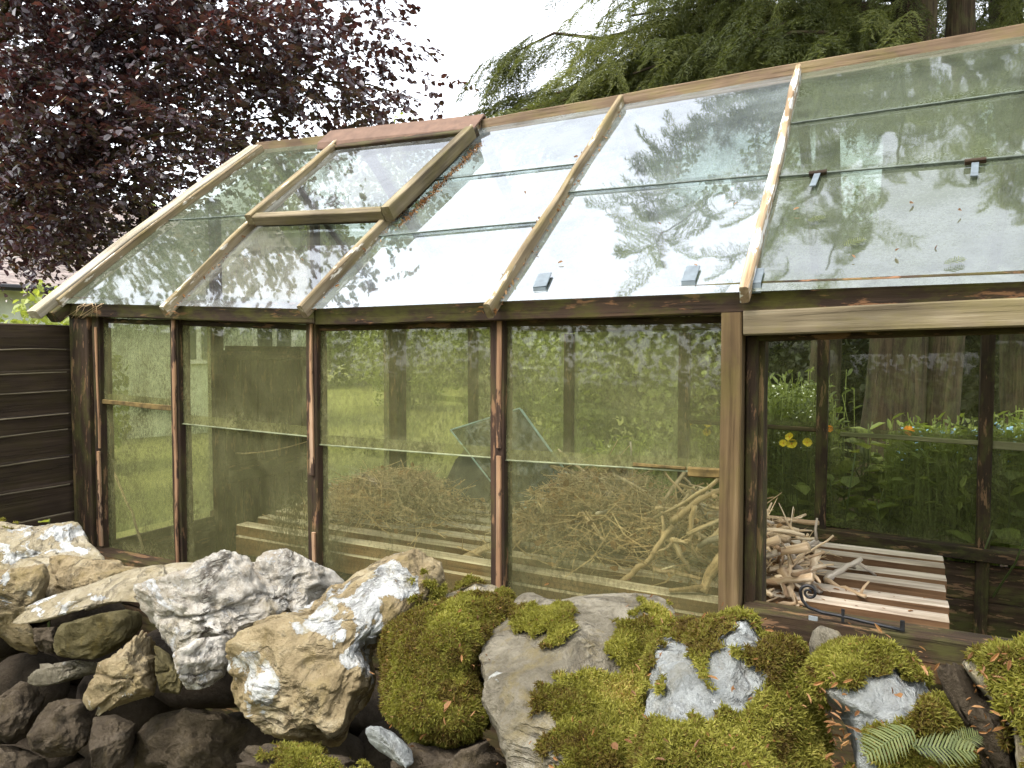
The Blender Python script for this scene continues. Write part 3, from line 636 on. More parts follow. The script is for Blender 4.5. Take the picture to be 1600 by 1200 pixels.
def blades(P, N, L, wd, tint, lean):
    """curved two-segment moss leaves"""
    n = len(P); r = rng.normal(0, 1, (n, 3)); d = N*.75+np.array([0, 0, .25])+r*lean; d /= np.linalg.norm(d, axis=1)[:, None]
    sd = np.cross(d, rng.normal(0, 1, (n, 3))); sd /= np.linalg.norm(sd, axis=1)[:, None]
    d2 = d+r*lean*.7+np.array([0, 0, -.25]); d2 /= np.linalg.norm(d2, axis=1)[:, None]
    w_ = wd[:, None]; l_ = L[:, None]; m = P+d*l_*.5; t = m+d2*l_*.5
    V = np.stack([P-sd*w_*.35, P+sd*w_*.35, m+sd*w_*.5, m-sd*w_*.5, t], 1).reshape(-1, 3)
    i = np.arange(n)[:, None]*5
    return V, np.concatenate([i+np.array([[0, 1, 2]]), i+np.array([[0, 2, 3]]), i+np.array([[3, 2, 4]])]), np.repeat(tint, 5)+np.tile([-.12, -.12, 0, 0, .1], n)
def moss(st, polys, h=.01, dens=460000, L=.0052, seed=3, holes=()):
    o, X3, Fc = st; N, fn = vnormals(X3, Fc); px = proj(X3)
    wob = fbm(X3*42+seed, 3)*17+fbm(X3*130, 2)*6
    sd = np.full(len(X3), -99.)
    for p in polys: sd = np.maximum(sd, sdist(px, p))
    for p in holes: sd = np.minimum(sd, -sdist(px, p)-9)
    sd = sd+wob
    view = CAM-X3; view /= np.linalg.norm(view, axis=1)[:, None]
    sd = np.where((N*view).sum(1) < -.15, -50, sd)
    h = h*.8; k = np.clip(sd/16, 0, 1); hh = (.002+h*np.sqrt(k)*(1+.55*fbm(X3*48+seed*3, 3)+.25*vn(X3*120)))*(sd > 0)
    Y3 = X3+N*hh[:, None]
    fm = (sd[Fc] > 0).all(1)
    if fm.sum() < 4: return
    F2 = Fc[fm]; used = np.unique(F2); mp = np.full(len(X3), -1); mp[used] = np.arange(len(used))
    Vc = Y3[used]; Fcc = mp[F2]
    Nc, fnc = vnormals(Vc, Fcc); ar = np.linalg.norm(fnc, axis=1)/2
    n = int(min(60000, ar.sum()*dens*2.)); fi = rng.choice(len(Fcc), n, p=ar/ar.sum()); u, v = rng.random(n), rng.random(n); fl = u+v > 1; u[fl] = 1-u[fl]; v[fl] = 1-v[fl]
    a, b, c = (Vc[Fcc[fi, j]] for j in range(3)); P = a+(b-a)*u[:, None]+(c-a)*v[:, None]; NN = Nc[Fcc[fi, 0]]
    # tufts: lean with a low-frequency field
    fld = np.stack([vn(P*70+s_) for s_ in (1, 40, 90)], 1); NN = NN+fld*.45; NN /= np.linalg.norm(NN, axis=1)[:, None]
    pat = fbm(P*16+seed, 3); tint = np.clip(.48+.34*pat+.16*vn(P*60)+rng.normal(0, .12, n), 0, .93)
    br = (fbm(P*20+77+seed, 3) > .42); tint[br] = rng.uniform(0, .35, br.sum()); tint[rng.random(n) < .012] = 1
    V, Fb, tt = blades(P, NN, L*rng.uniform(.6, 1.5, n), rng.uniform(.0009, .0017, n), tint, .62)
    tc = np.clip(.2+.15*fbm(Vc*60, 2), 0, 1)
    mesh('moss', np.concatenate([Vc, V]), np.concatenate([Fcc, Fb+len(Vc)]), L_MOSS, o, attrs={'tint': np.concatenate([tc, tt])})
TOP = (0, -.22, 1); TIL = (0, -.5, .9); FACE = (-.1, -.95, .3); MIDN = (-.15, -.75, .65)
def cA(*p): return [(x/2.857, 780+y/2.857) for x, y in p]
def cB(*p): return [(530+x/2.857, 780+y/2.857) for x, y in p]
def cC(*p): return [(1060+x/2.857, 780+y/2.857) for x, y in p]
s1 = rock('wall_stone', 'pale lichened slab at the far left of the wall top with a dark moss tuft', cA((-140, 120), (0, 100), (60, 110), (160, 122), (250, 108), (330, 98), (358, 112), (400, 190), (470, 270), (400, 300), (230, 320), (0, 345), (-150, 330)), .98, TIL, ST_SLAB, .03, .1, seed=1, patches=[cA((-40, 200), (300, 200), (330, 240), (0, 280)), cA((60, 110), (160, 125), (120, 190), (20, 170)), cA((160, 120), (340, 100), (400, 200), (300, 230))])
s2 = rock('wall_stone', 'tan angular stone behind the long flat slab near the left end', cA((195, 440), (205, 330), (225, 255), (300, 248), (420, 270), (530, 272), (562, 300), (640, 310), (560, 380), (300, 430)), .93, TIL, ST_TAN, .04, .1, seed=2, patches=[cA((320, 260), (390, 260), (380, 290), (320, 285))])
s3 = rock('wall_stone', 'tan boulder with grey lichen crusts at the left edge under the top slab', cA((-150, 330), (0, 315), (200, 290), (225, 350), (200, 440), (100, 520), (150, 580), (190, 650), (160, 695), (60, 665), (0, 610), (-160, 640)), .78, MIDN, ST_TAN, .06, .14, seed=3, patches=[cA((-30, 330), (55, 330), (40, 420), (-20, 430)), cA((-20, 450), (40, 450), (30, 530), (-20, 520)), cA((170, 330), (210, 330), (195, 380), (170, 370)), cA((90, 410), (140, 410), (130, 440), (90, 430))])
s4 = rock('wall_stone', 'long thin flat slab with pale lichen overhanging a dark gap', cA((65, 535), (105, 488), (200, 440), (300, 408), (390, 385), (490, 345), (590, 312), (720, 290), (870, 283), (890, 300), (760, 400), (660, 460), (590, 452), (520, 462), (420, 485), (300, 508), (170, 560), (105, 572)), .80, (0, -.35, 1), ST_SLAB, .012, .035, .006, 3, seed=4, patches=[cA((110, 500), (300, 430), (480, 395), (500, 430), (300, 490), (150, 540))], flat=.4)
s5 = rock('wall_stone', 'large rugged white quartz boulder with grey cracks', cA((590, 400), (640, 365), (740, 338), (835, 318), (880, 275), (960, 240), (1015, 226), (1090, 250), (1160, 290), (1250, 380), (1290, 480), (1210, 535), (1110, 570), (1060, 630), (930, 650), (780, 690), (735, 640), (690, 560), (640, 500), (605, 440)), .80, TIL, ST_WHITE, .085, .12, .014, 6, seed=5, crack=.012)
s6 = rock('wall_stone', 'bright white rough boulder behind the cracked quartz boulder', cA((1110, 330), (1148, 262), (1180, 238), (1270, 217), (1345, 250), (1420, 290), (1492, 322), (1545, 378), (1455, 420), (1380, 500), (1260, 520), (1180, 440)), .93, TIL, ST_WHITE, .075, .12, .013, 5, seed=6, crack=.01)
s5b = rock('wall_stone', 'knobbly pale grey stone hanging below the white quartz boulder', cA((770, 690), (880, 620), (1010, 610), (1030, 700), (1005, 785), (950, 830), (890, 850), (835, 850), (800, 800), (780, 750)), .70, MIDN, ST_WHITE, .05, .1, .012, 5, seed=7, crack=.01)
s7 = rock('wall_stone', 'rounded olive boulder tucked under the long flat slab', cA((235, 645), (270, 560), (350, 535), (450, 510), (560, 493), (632, 512), (640, 560), (590, 620), (500, 685), (420, 715), (300, 708), (245, 690)), .77, FACE, ST_OLIVE, .06, .1, .007, 2, seed=8, patches=[cA((340, 555), (420, 540), (390, 580), (350, 590))])
s8 = rock('wall_stone', 'small dark stone left of the rounded olive boulder', cA((150, 575), (245, 570), (262, 640), (240, 690), (180, 680), (150, 640)), .80, FACE, ST_BROWN, .04, .08, seed=9)
s9 = rock('wall_stone', 'narrow flat stone with a pale top below the olive boulder', cA((122, 805), (150, 770), (200, 740), (330, 718), (462, 732), (450, 770), (380, 790), (300, 815), (200, 835), (130, 830)), .74, MIDN, ST_GREY, .025, .09, .006, 3, seed=10, patches=[cA((250, 740), (380, 735), (420, 760), (260, 800))], flat=.4)
s10 = rock('wall_stone', 'wedge shaped tan stone with a stepped ledge', cA((366, 890), (400, 820), (455, 740), (550, 660), (640, 585), (690, 630), (700, 700), (705, 790), (690, 870), (600, 900), (500, 935), (425, 968), (385, 930)), .70, MIDN, ST_TAN, .05, .1, .01, 6, seed=11, crack=.008)
s11 = rock('wall_stone', 'narrow olive stone wedged under the knobbly pale stone', cA((690, 650), (755, 690), (800, 740), (832, 800), (800, 870), (715, 862), (692, 770)), .71, FACE, ST_OLIVE, .03, .08, .01, 4, seed=12, crack=.008)
s12 = rock('wall_stone', 'brown stone with a small pale scar at the lower left edge', cA((-140, 940), (0, 878), (95, 810), (165, 832), (205, 890), (160, 970), (120, 1060), (60, 1095), (-140, 1090)), .70, FACE, ST_BROWN, .05, .1, seed=13, patches=[cA((10, 880), (90, 820), (105, 835), (30, 890))])
s13 = rock('wall_stone', 'squat brown boulder beside the wedge shaped stone low in the wall', cA((118, 1065), (170, 965), (225, 905), (300, 890), (372, 895), (412, 985), (392, 1090), (330, 1145), (210, 1155), (135, 1115)), .69, FACE, ST_BROWN, .06, .1, seed=14)
s14 = rock('wall_stone', 'brownish stone directly under the wedge shaped stone', cA((395, 1100), (418, 975), (515, 960), (612, 1005), (602, 1080), (565, 1180), (480, 1230), (410, 1200)), .69, FACE, ST_BROWN, .05, .1, seed=15)
s15 = rock('wall_stone', 'broad dark slate coloured stone low in the wall centre left', cA((600, 1055), (690, 965), (830, 930), (1000, 955), (1112, 1015), (1062, 1110), (1050, 1210), (800, 1240), (600, 1220)), .74, FACE, ST_BROWN, .05, .1, seed=16)
s16 = rock('wall_stone', 'dark stone in the bottom left corner of the wall', cA((-140, 1100), (60, 1100), (125, 1120), (215, 1170), (220, 1290), (-140, 1290)), .66, FACE, ST_BROWN, .05, .1, seed=17)
s17 = rock('wall_stone', 'big tan boulder with crusty white lichen patches', [(352, 1011), (366, 997), (392, 976), (420, 962), (465, 953), (500, 934), (518, 914), (540, 910), (551, 898), (568, 888), (610, 866), (642, 858), (668, 864), (686, 882), (690, 905), (676, 930), (655, 955), (610, 975), (588, 1007), (582, 1035), (588, 1065), (575, 1097), (551, 1126), (536, 1160), (520, 1168), (490, 1160), (420, 1151), (395, 1132), (368, 1102), (358, 1060)], .78, MIDN, ST_TAN, .085, .16, .011, 5, 7, seed=18,
     patches=[[(358, 1010), (400, 1005), (420, 1030), (432, 1075), (420, 1110), (400, 1125), (375, 1100), (362, 1050)], [(530, 915), (600, 880), (640, 866), (650, 900), (640, 935), (610, 960), (595, 1000), (570, 1010), (545, 1040), (525, 1060), (540, 1000), (545, 950)], [(440, 975), (480, 955), (540, 915), (545, 970), (520, 1010), (470, 1000)], [(545, 1030), (580, 1000), (585, 1060), (570, 1075)]])
s18 = rock('wall_stone', 'small pale wedge of stone behind the big tan boulder', [(664, 868), (690, 878), (696, 905), (688, 918), (668, 915)], .94, TIL, ST_TAN, .02, .05, .004, 2, 5, seed=19)
s19 = rock('wall_stone', 'cream stone showing behind the moss cushion on the wall top', [(666, 945), (682, 932), (700, 925), (714, 918), (742, 908), (776, 912), (797, 926), (812, 942), (780, 975), (700, 975)], .92, TIL, ST_SLAB, .03, .1, .006, 3, seed=20, shrink=4)
s20 = rock('wall_stone', 'stone almost wholly covered by a thick moss cushion', [(596, 1025), (592, 1004), (600, 980), (635, 962), (670, 952), (695, 942), (740, 930), (787, 935), (805, 946), (789, 966), (772, 980), (757, 1011), (750, 1028), (757, 1056), (752, 1088), (756, 1116), (766, 1133), (752, 1152), (726, 1162), (705, 1168), (670, 1162), (645, 1152), (623, 1131), (608, 1112), (603, 1081), (598, 1053)], .76, TIL, ST_GREY, .06, .14, .008, 2, seed=21, shrink=12)
s21 = rock('wall_stone', 'small pale finger shaped stone at the bottom of the wall', [(571, 1142), (580, 1135), (594, 1135), (614, 1144), (630, 1158), (643, 1173), (646, 1192), (634, 1200), (612, 1186), (590, 1172), (576, 1158)], .62, MIDN, ST_PALE, .02, .04, .003, 2, 5, seed=22)
s22 = rock('wall_stone', 'big smooth grey slab with one round moss tuft', [(748, 1025), (758, 1000), (771, 983), (784, 962), (800, 946), (808, 934), (818, 926), (836, 927), (858, 938), (890, 934), (915, 930), (950, 928), (985, 926), (1020, 930), (1040, 936), (1053, 955), (1062, 990), (1045, 1050), (1030, 1120), (1000, 1215), (900, 1240), (805, 1240), (790, 1190), (776, 1147), (752, 1095), (756, 1068)], .74, (0, -.34, 1), ST_GREY, .03, .13, .008, 4, 7, seed=23, flat=.42, patches=[[(752, 1040), (790, 1040), (785, 1070), (757, 1080)]])
s23 = rock('wall_stone', 'mossy stone in the middle right with two bare pale patches', [(1000, 1010), (1015, 985), (1050, 970), (1065, 958), (1100, 955), (1135, 950), (1160, 943), (1176, 950), (1190, 975), (1225, 992), (1260, 1000), (1275, 1040), (1290, 1090), (1302, 1160), (1290, 1250), (1100, 1260), (970, 1250), (985, 1150), (990, 1080)], .72, (0, -.3, 1), ST_PALE, .045, .14, .01, 4, 7, seed=24, flat=.45, shrink=20)
s24 = rock('wall_stone', 'small bare grey stone standing beneath the iron stay', [(1266, 1035), (1264, 1005), (1270, 985), (1282, 977), (1310, 986), (1330, 1012), (1326, 1040), (1290, 1048)], .80, MIDN, ST_GREY, .02, .06, .004, 4, 5, seed=25)
s25 = rock('wall_stone', 'mossy stone at right with bare pale lower face and fir sprigs', [(1245, 1060), (1270, 1030), (1300, 1000), (1330, 994), (1370, 1000), (1410, 1020), (1450, 1038), (1462, 1060), (1485, 1090), (1505, 1130), (1535, 1180), (1550, 1250), (1400, 1270), (1335, 1255), (1318, 1190), (1300, 1130), (1285, 1090)], .70, (0, -.42, 1), ST_PALE, .045, .14, .009, 4, 7, seed=26, flat=.45, shrink=20)
s26 = rock('wall_stone', 'dark upended slab with a pale edge at the right', [(1458, 1045), (1470, 1038), (1492, 1036), (1520, 1060), (1555, 1090), (1580, 1130), (1590, 1200), (1585, 1260), (1540, 1240), (1525, 1180), (1500, 1120), (1475, 1080)], .70, (-.55, -.55, .62), ST_BROWN, .03, .1, .007, 3, seed=27, patches=[[(1470, 1036), (1500, 1036), (1500, 1046), (1480, 1050)]])
s27 = rock('wall_stone', 'tan and moss topped stone at the far right edge', [(1490, 1038), (1510, 1022), (1550, 1008), (1610, 1000), (1680, 1010), (1690, 1250), (1600, 1260), (1588, 1190), (1570, 1110), (1530, 1075), (1500, 1050)], .66, (0, -.34, 1), ST_SLAB, .04, .14, .008, 4, seed=28, shrink=10, patches=[[(1495, 1038), (1530, 1050), (1580, 1090), (1600, 1100), (1590, 1080), (1540, 1040), (1510, 1030)]])
s28 = rock('wall_stone', 'low mossy stone under the big tan boulder at the bottom', cA((1050, 1200), (1080, 1110), (1200, 1090), (1400, 1130), (1560, 1150), (1640, 1240), (1500, 1300), (1100, 1300)), .64, MIDN, ST_BROWN, .04, .1, seed=29)
s29 = rock('wall_stone', 'dark stone in shadow beneath the moss cushion', [(610, 1190), (640, 1160), (700, 1170), (760, 1155), (800, 1200), (800, 1260), (620, 1260)], .66, FACE, ST_BROWN, .04, .1, seed=30)
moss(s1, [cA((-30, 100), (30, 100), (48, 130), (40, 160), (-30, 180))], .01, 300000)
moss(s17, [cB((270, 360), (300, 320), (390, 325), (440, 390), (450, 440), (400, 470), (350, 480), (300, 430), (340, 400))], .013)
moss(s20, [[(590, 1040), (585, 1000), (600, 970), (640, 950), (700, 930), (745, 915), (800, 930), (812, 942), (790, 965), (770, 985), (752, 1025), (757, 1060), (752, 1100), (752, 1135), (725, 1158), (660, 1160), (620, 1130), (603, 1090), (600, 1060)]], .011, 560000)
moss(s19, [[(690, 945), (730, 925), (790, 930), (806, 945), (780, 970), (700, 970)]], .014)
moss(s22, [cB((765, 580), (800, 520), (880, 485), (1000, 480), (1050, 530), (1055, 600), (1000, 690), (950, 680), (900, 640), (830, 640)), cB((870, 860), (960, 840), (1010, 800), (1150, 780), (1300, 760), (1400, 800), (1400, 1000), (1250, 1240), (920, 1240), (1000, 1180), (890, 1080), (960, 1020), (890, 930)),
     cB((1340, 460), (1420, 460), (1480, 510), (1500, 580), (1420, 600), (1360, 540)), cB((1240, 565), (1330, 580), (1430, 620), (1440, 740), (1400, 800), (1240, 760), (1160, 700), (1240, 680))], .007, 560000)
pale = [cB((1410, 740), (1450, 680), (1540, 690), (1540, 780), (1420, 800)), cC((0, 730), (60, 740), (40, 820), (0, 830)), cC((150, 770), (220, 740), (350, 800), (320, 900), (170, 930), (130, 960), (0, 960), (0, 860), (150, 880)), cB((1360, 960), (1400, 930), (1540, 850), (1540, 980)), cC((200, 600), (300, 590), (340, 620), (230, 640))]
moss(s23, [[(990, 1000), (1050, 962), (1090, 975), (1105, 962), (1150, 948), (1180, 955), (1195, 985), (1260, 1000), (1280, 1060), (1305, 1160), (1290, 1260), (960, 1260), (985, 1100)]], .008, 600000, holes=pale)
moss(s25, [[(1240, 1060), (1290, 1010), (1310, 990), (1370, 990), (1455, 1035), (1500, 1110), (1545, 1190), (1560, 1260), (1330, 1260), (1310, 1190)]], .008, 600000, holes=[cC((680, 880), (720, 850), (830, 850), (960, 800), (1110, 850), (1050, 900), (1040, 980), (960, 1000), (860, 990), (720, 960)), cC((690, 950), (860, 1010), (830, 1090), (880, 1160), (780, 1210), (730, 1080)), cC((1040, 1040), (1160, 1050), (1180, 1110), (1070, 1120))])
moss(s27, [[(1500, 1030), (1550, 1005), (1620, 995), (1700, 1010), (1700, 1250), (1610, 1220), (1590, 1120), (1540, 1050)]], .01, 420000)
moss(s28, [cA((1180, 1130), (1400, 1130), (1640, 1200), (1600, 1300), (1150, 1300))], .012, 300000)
moss(s21, [], 0) if False else None
# hearting: small rubble filling the wall behind and below the face stones
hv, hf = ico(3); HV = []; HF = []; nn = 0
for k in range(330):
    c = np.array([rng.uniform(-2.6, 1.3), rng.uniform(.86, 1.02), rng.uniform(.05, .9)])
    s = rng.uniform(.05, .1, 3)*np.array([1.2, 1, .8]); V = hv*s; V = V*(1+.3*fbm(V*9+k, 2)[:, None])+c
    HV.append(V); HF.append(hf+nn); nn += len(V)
tag(mesh('rubble_hearting', np.concatenate(HV), np.concatenate(HF), stone_mat('shaded_rubble', (.02, .015, .01), (.04, .03, .02), (.07, .055, .04), amt=-.4), smooth=True, attrs={'patch': np.full(nn, .3)}), 'dark small rubble packed inside the dry stone wall', 'rubble', kind='stuff')  # shade of the wall gaps put into its darkened colour
# ================================================================= TREES, PLANTS
LEAF = np.array([[0, 0, 0], [.3, .36, .1], [.72, .3, .08], [1, 0, -.06], [.72, -.3, .08], [.3, -.36, .1]])
LF = np.array([[0, 3, 2, 1], [0, 5, 4, 3]])
def leaves(P, D, N, L, tint, wid=1.):
    n = len(P); D = D/np.linalg.norm(D, axis=1)[:, None]; S = np.cross(N, D); S /= np.linalg.norm(S, axis=1)[:, None]+1e-9; N = np.cross(D, S)
    V = P[:, None]+L[:, None, None]*(LEAF[None, :, :1]*D[:, None]+wid*LEAF[None, :, 1:2]*S[:, None]+LEAF[None, :, 2:]*N[:, None])
    Fc = (np.arange(n)*6)[:, None, None]+LF[None]
    return V.reshape(-1, 3), Fc.reshape(-1, 4), np.repeat(tint, 6)
def twig_leaves(starts, dirs, length, nl, L, droop=.3, flatn=(0, 0, 1), jit=.45, seed=0):
    """leafy twigs: nl alternate leaves along each; returns leaf arrays and twig polylines"""
    m = len(starts); t = np.linspace(.12, 1, nl)
    dirs = dirs/np.linalg.norm(dirs, axis=1)[:, None]; ln = length*rng.uniform(.6, 1.3, m)
    base = starts[:, None]+dirs[:, None]*(t[None]*ln[:, None])[..., None]; base[..., 2] -= droop*(t**2)[None]*ln[:, None]
    nn_ = np.array(flatn)+rng.normal(0, .35, (m, 3)); side = np.cross(dirs, nn_); side /= np.linalg.norm(side, axis=1)[:, None]
    sg = np.where(np.arange(nl) % 2, 1, -1)[None, :, None]
    D = dirs[:, None]*.75+side[:, None]*sg*.8+rng.normal(0, .25, (m, nl, 3)); D[..., 2] -= droop*.6
    Nn = nn_[:, None]+rng.normal(0, jit, (m, nl, 3))
    ll = L*rng.uniform(.5, 1.3, m*nl); off = rng.normal(0, L*.25, (m, nl, 3))
    return (base+off).reshape(-1, 3), D.reshape(-1, 3), Nn.reshape(-1, 3), ll
def limb(mb, a, b, r0, r1, sag=0., k=7, wob=.06, sides=7):
    a = np.array(a, float); b = np.array(b, float); t = np.linspace(0, 1, k)[:, None]; P = a+(b-a)*t; P[:, 2] -= (sag*4*t*(1-t))[:, 0]
    P[1:-1] += rng.normal(0, wob, (k-2, 3)); tube(mb, P, np.linspace(r0, r1, k), sides); return P
def at(x, y, Y): return atY(x, y, Y)
# ---- copper beech on the left
BT = np.array([-7.6, 3.4, 0.])
beech = thing('copper_beech', BT, 'copper beech with dark purple leaves filling the upper left', 'tree')
mb = MB(); limb(mb, BT, BT+np.array([.1, .1, 6.5]), .32, .16, k=9, wob=.03, sides=12); mb.build('trunk', W_BARK, beech, smooth=True)
mb = MB(); tips = []
targets = [(40, 40, 4.2), (170, 70, 3.6), (310, 60, 3.4), (430, 90, 3.6), (560, 110, 3.9), (640, 60, 4.2), (700, 170, 4.2), (620, 190, 4.3), (520, 180, 4.2), (430, 220, 4.2), (330, 250, 4.2), (230, 240, 3.2), (120, 200, 3.), (30, 180, 2.6), (60, 320, 2.8), (170, 350, 3.2), (280, 330, 3.9), (90, 400, 3.1), (200, 410, 3.7), (350, 180, 3.2), (500, 20, 3.6), (250, 160, 3.0), (10, 380, 3.4), (600, 0, 4.1), (420, 0, 3.2), (100, 100, 2.8), (310, -60, 3.2), (150, -40, 3.4)]
for (x, y, Y) in targets:
    b = at(x, y, Y); a = BT+np.array([.1, .1, rng.uniform(2.2, 5.)]); a[2] = max(a[2], 1.8) if b[2] > 2.5 else 2.6
    P = limb(mb, a, b, .04, .0015, sag=-.25, k=9, wob=.06, sides=5); tips.append(P)
over = [((-4.6, 2.9, 4.6)), ((-5.4, 2.4, 4.4)), ((-4.9, 3.6, 5.2)), ((-5.8, 3.2, 5.8)), ((-4.2, 3.4, 4.4)), ((-6.2, 2.2, 5.2)), ((-5.4, 1.8, 3.8)), ((-4.3, 2.5, 3.9)), ((-3.9, 2.9, 4.6))]
for b in over:
    P = limb(mb, BT+np.array([.1, .1, rng.uniform(3.6, 6)]), np.array(b), .05, .006, sag=-.2, k=9, wob=.06, sides=5); tips.append(P)
mb.build('branches', W_DARK, beech, smooth=True)
S_, D_ = [], []
def boundary(px):   # keep the sky gap free: right limit of the crown seen from the lens side of the garden
    return px
for P in tips:
    t = rng.random(80)**.7; t = .3+.7*t; i = t*(len(P)-1); i0 = np.minimum(i.astype(int), len(P)-2); q = P[i0]+(P[i0+1]-P[i0])*(i-i0)[:, None]
    d = nrm(P[-1]-P[0])+rng.normal(0, .75, (80, 3)); d[:, 2] -= .15
    q = q+rng.normal(0, .2, q.shape)*np.array([1, 1, .8]); S_.append(q); D_.append(d)
S_ = np.concatenate(S_); D_ = np.concatenate(D_)
# crown mass deeper in
cx = rng.normal(0, 1, (750, 3)); cx /= np.linalg.norm(cx, axis=1)[:, None]; cx *= (rng.random(750)**.4)[:, None]
cx = cx*np.array([2.3, 1.9, 2.3])+np.array([-6.3, 4.4, 4.0]); 
S_ = np.concatenate([S_, cx]); D_ = np.concatenate([D_, rng.normal(0, 1, cx.shape)*np.array([1, 1, .5])])
pj = proj(S_); lim = np.interp(pj[:, 1], [-400, -20, 0, 60, 110, 150, 190, 240], [560, 590, 600, 665, 700, 690, 735, 735])+rng.normal(0, 14, len(S_))
low = np.interp(pj[:, 0], [-200, 0, 120, 240, 420, 740], [405, 415, 425, 415, 400, 260])
ok = ((pj[:, 0] < lim-25) | (pj[:, 1] < -60)) & (pj[:, 1] < low) & (S_[:, 2] > 1.7) & ~((S_[:, 0] > -2.9) & (S_[:, 2] < 2.7) & (S_[:, 1] < 3.6))
ok &= (S_[:, 0] < -2.2+.0*S_[:, 2]) | (pj[:, 1] > -10)
S_, D_ = S_[ok], D_[ok]
Pl, Dl, Nl, Ll = twig_leaves(S_, D_, .33, 18, .048, .25)
tint = np.clip(.4+.25*vn(Pl*1.3)+rng.normal(0, .18, len(Pl)), 0, 1)
V, Fc, tt = leaves(Pl, Dl, Nl, Ll, tint, 1.05)
mesh('crown', V, Fc, L_BEECH, beech, attrs={'tint': tt})
tw = MB()
for i in rng.choice(len(S_), 260, replace=False):
    a = S_[i]; d = nrm(D_[i]); tube(tw, [a-d*.15, a+d*.1, a+d*.3-np.array([0, 0, .05])], [.003, .002, .001], 4, False)
for (p, q) in (((105, 150), (15, 235)), ((80, -10), (125, 35))):
    a, b = at(*p, 2.7), at(*q, 2.6); tube(tw, [a, (a+b)/2+np.array([0, 0, .015]), b], [.004, .0035, .002], 5)
tag(tw.build('twigs', W_DARK, beech, smooth=True), kind='stuff')
# ---- conifers behind and above on the right
def spray_template(seed, n=15, length=.42, drp=.55):
    r = np.random.default_rng(seed); P = []; D = []
    for i in range(n):
        t = (i+.5)/n; base = np.array([t*length, 0, -drp*length*t*t])
        for s in (-1, 1):
            L = .17*(1-t*.7)*r.uniform(.7, 1.2); d = nrm([.75, s*.75, -.35-.5*r.random()]); k = 10
            for j in range(k):
                u = (j+.4)/k; p = base+d*L*u+np.array([0, 0, -.35*L*u*u])
                for s2 in (-1, 1):
                    P.append(p); D.append(nrm(d*.8+np.cross(d, [0, 0, 1])*s2*.7+r.normal(0, .25, 3)))
        
    return np.array(P), np.array(D)
TPL = [spray_template(k) for k in range(4)]
def sprays(starts, heads, scale):
    """hang feathery sprays; heads = horizontal directions"""
    Vs, Ts = [], []
    for k in range(4):
        idx = np.arange(len(starts)) % 4 == k; s0 = starts[idx]; hd = heads[idx]; sc_ = scale[idx]
        if not len(s0): continue
        P, D = TPL[k]; x = hd/np.linalg.norm(hd, axis=1)[:, None]; y = np.cross([0, 0, 1.], x); y /= np.linalg.norm(y, axis=1)[:, None]; z = np.cross(x, y)
        rl = rng.normal(0, .4, len(s0)); y2 = y*np.cos(rl)[:, None]+z*np.sin(rl)[:, None]; z2 = np.cross(x, y2)
        M = np.stack([x, y2, z2], 1)
        PP = np.einsum('pk,nkd->npd', P, M)*sc_[:, None, None]+s0[:, None]; DD = np.einsum('pk,nkd->npd', D, M)
        PP = PP.reshape(-1, 3); DD = DD.reshape(-1, 3); n = len(PP); L = .027*np.repeat(sc_, len(P))*rng.uniform(.7, 1.3, n)
        sd = np.cross(DD, rng.normal(0, 1, (n, 3))); sd /= np.linalg.norm(sd, axis=1)[:, None]; w_ = (.003*np.repeat(sc_, len(P)))[:, None]
        Vs.append(np.stack([PP-sd*w_, PP+sd*w_, PP+DD*L[:, None]], 1).reshape(-1, 3))
        tn = np.repeat(rng.uniform(.2, .75, len(s0)), len(P))+rng.normal(0, .12, n)+.15*np.tile(P[:, 0]/.42, len(s0)); Ts.append(np.repeat(np.clip(tn, 0, 1), 3))
    V = np.concatenate(Vs); return V, np.arange(len(V)).reshape(-1, 3), np.concatenate(Ts)
def trunk(mb, base, top, r0, r1, k=26, sides=20):
    t = np.linspace(0, 1, k); P = np.array(base)+np.outer(t, np.array(top)-np.array(base)); P[:, 0] += .03*np.sin(t*7)
    s0 = mb.n; tube(mb, P, r0+(r1-r0)*t+.12*r0*np.exp(-t*18)*2, sides)
    V = mb.V[-1]; V += .018*fbm(V*np.array([9, 9, 1.6]), 3)[:, None]*nrm([1, -1, 0])+.012*fbm(V*np.array([14, 14, 3])+9, 3)[:, None]*np.array([1, 0, 0])
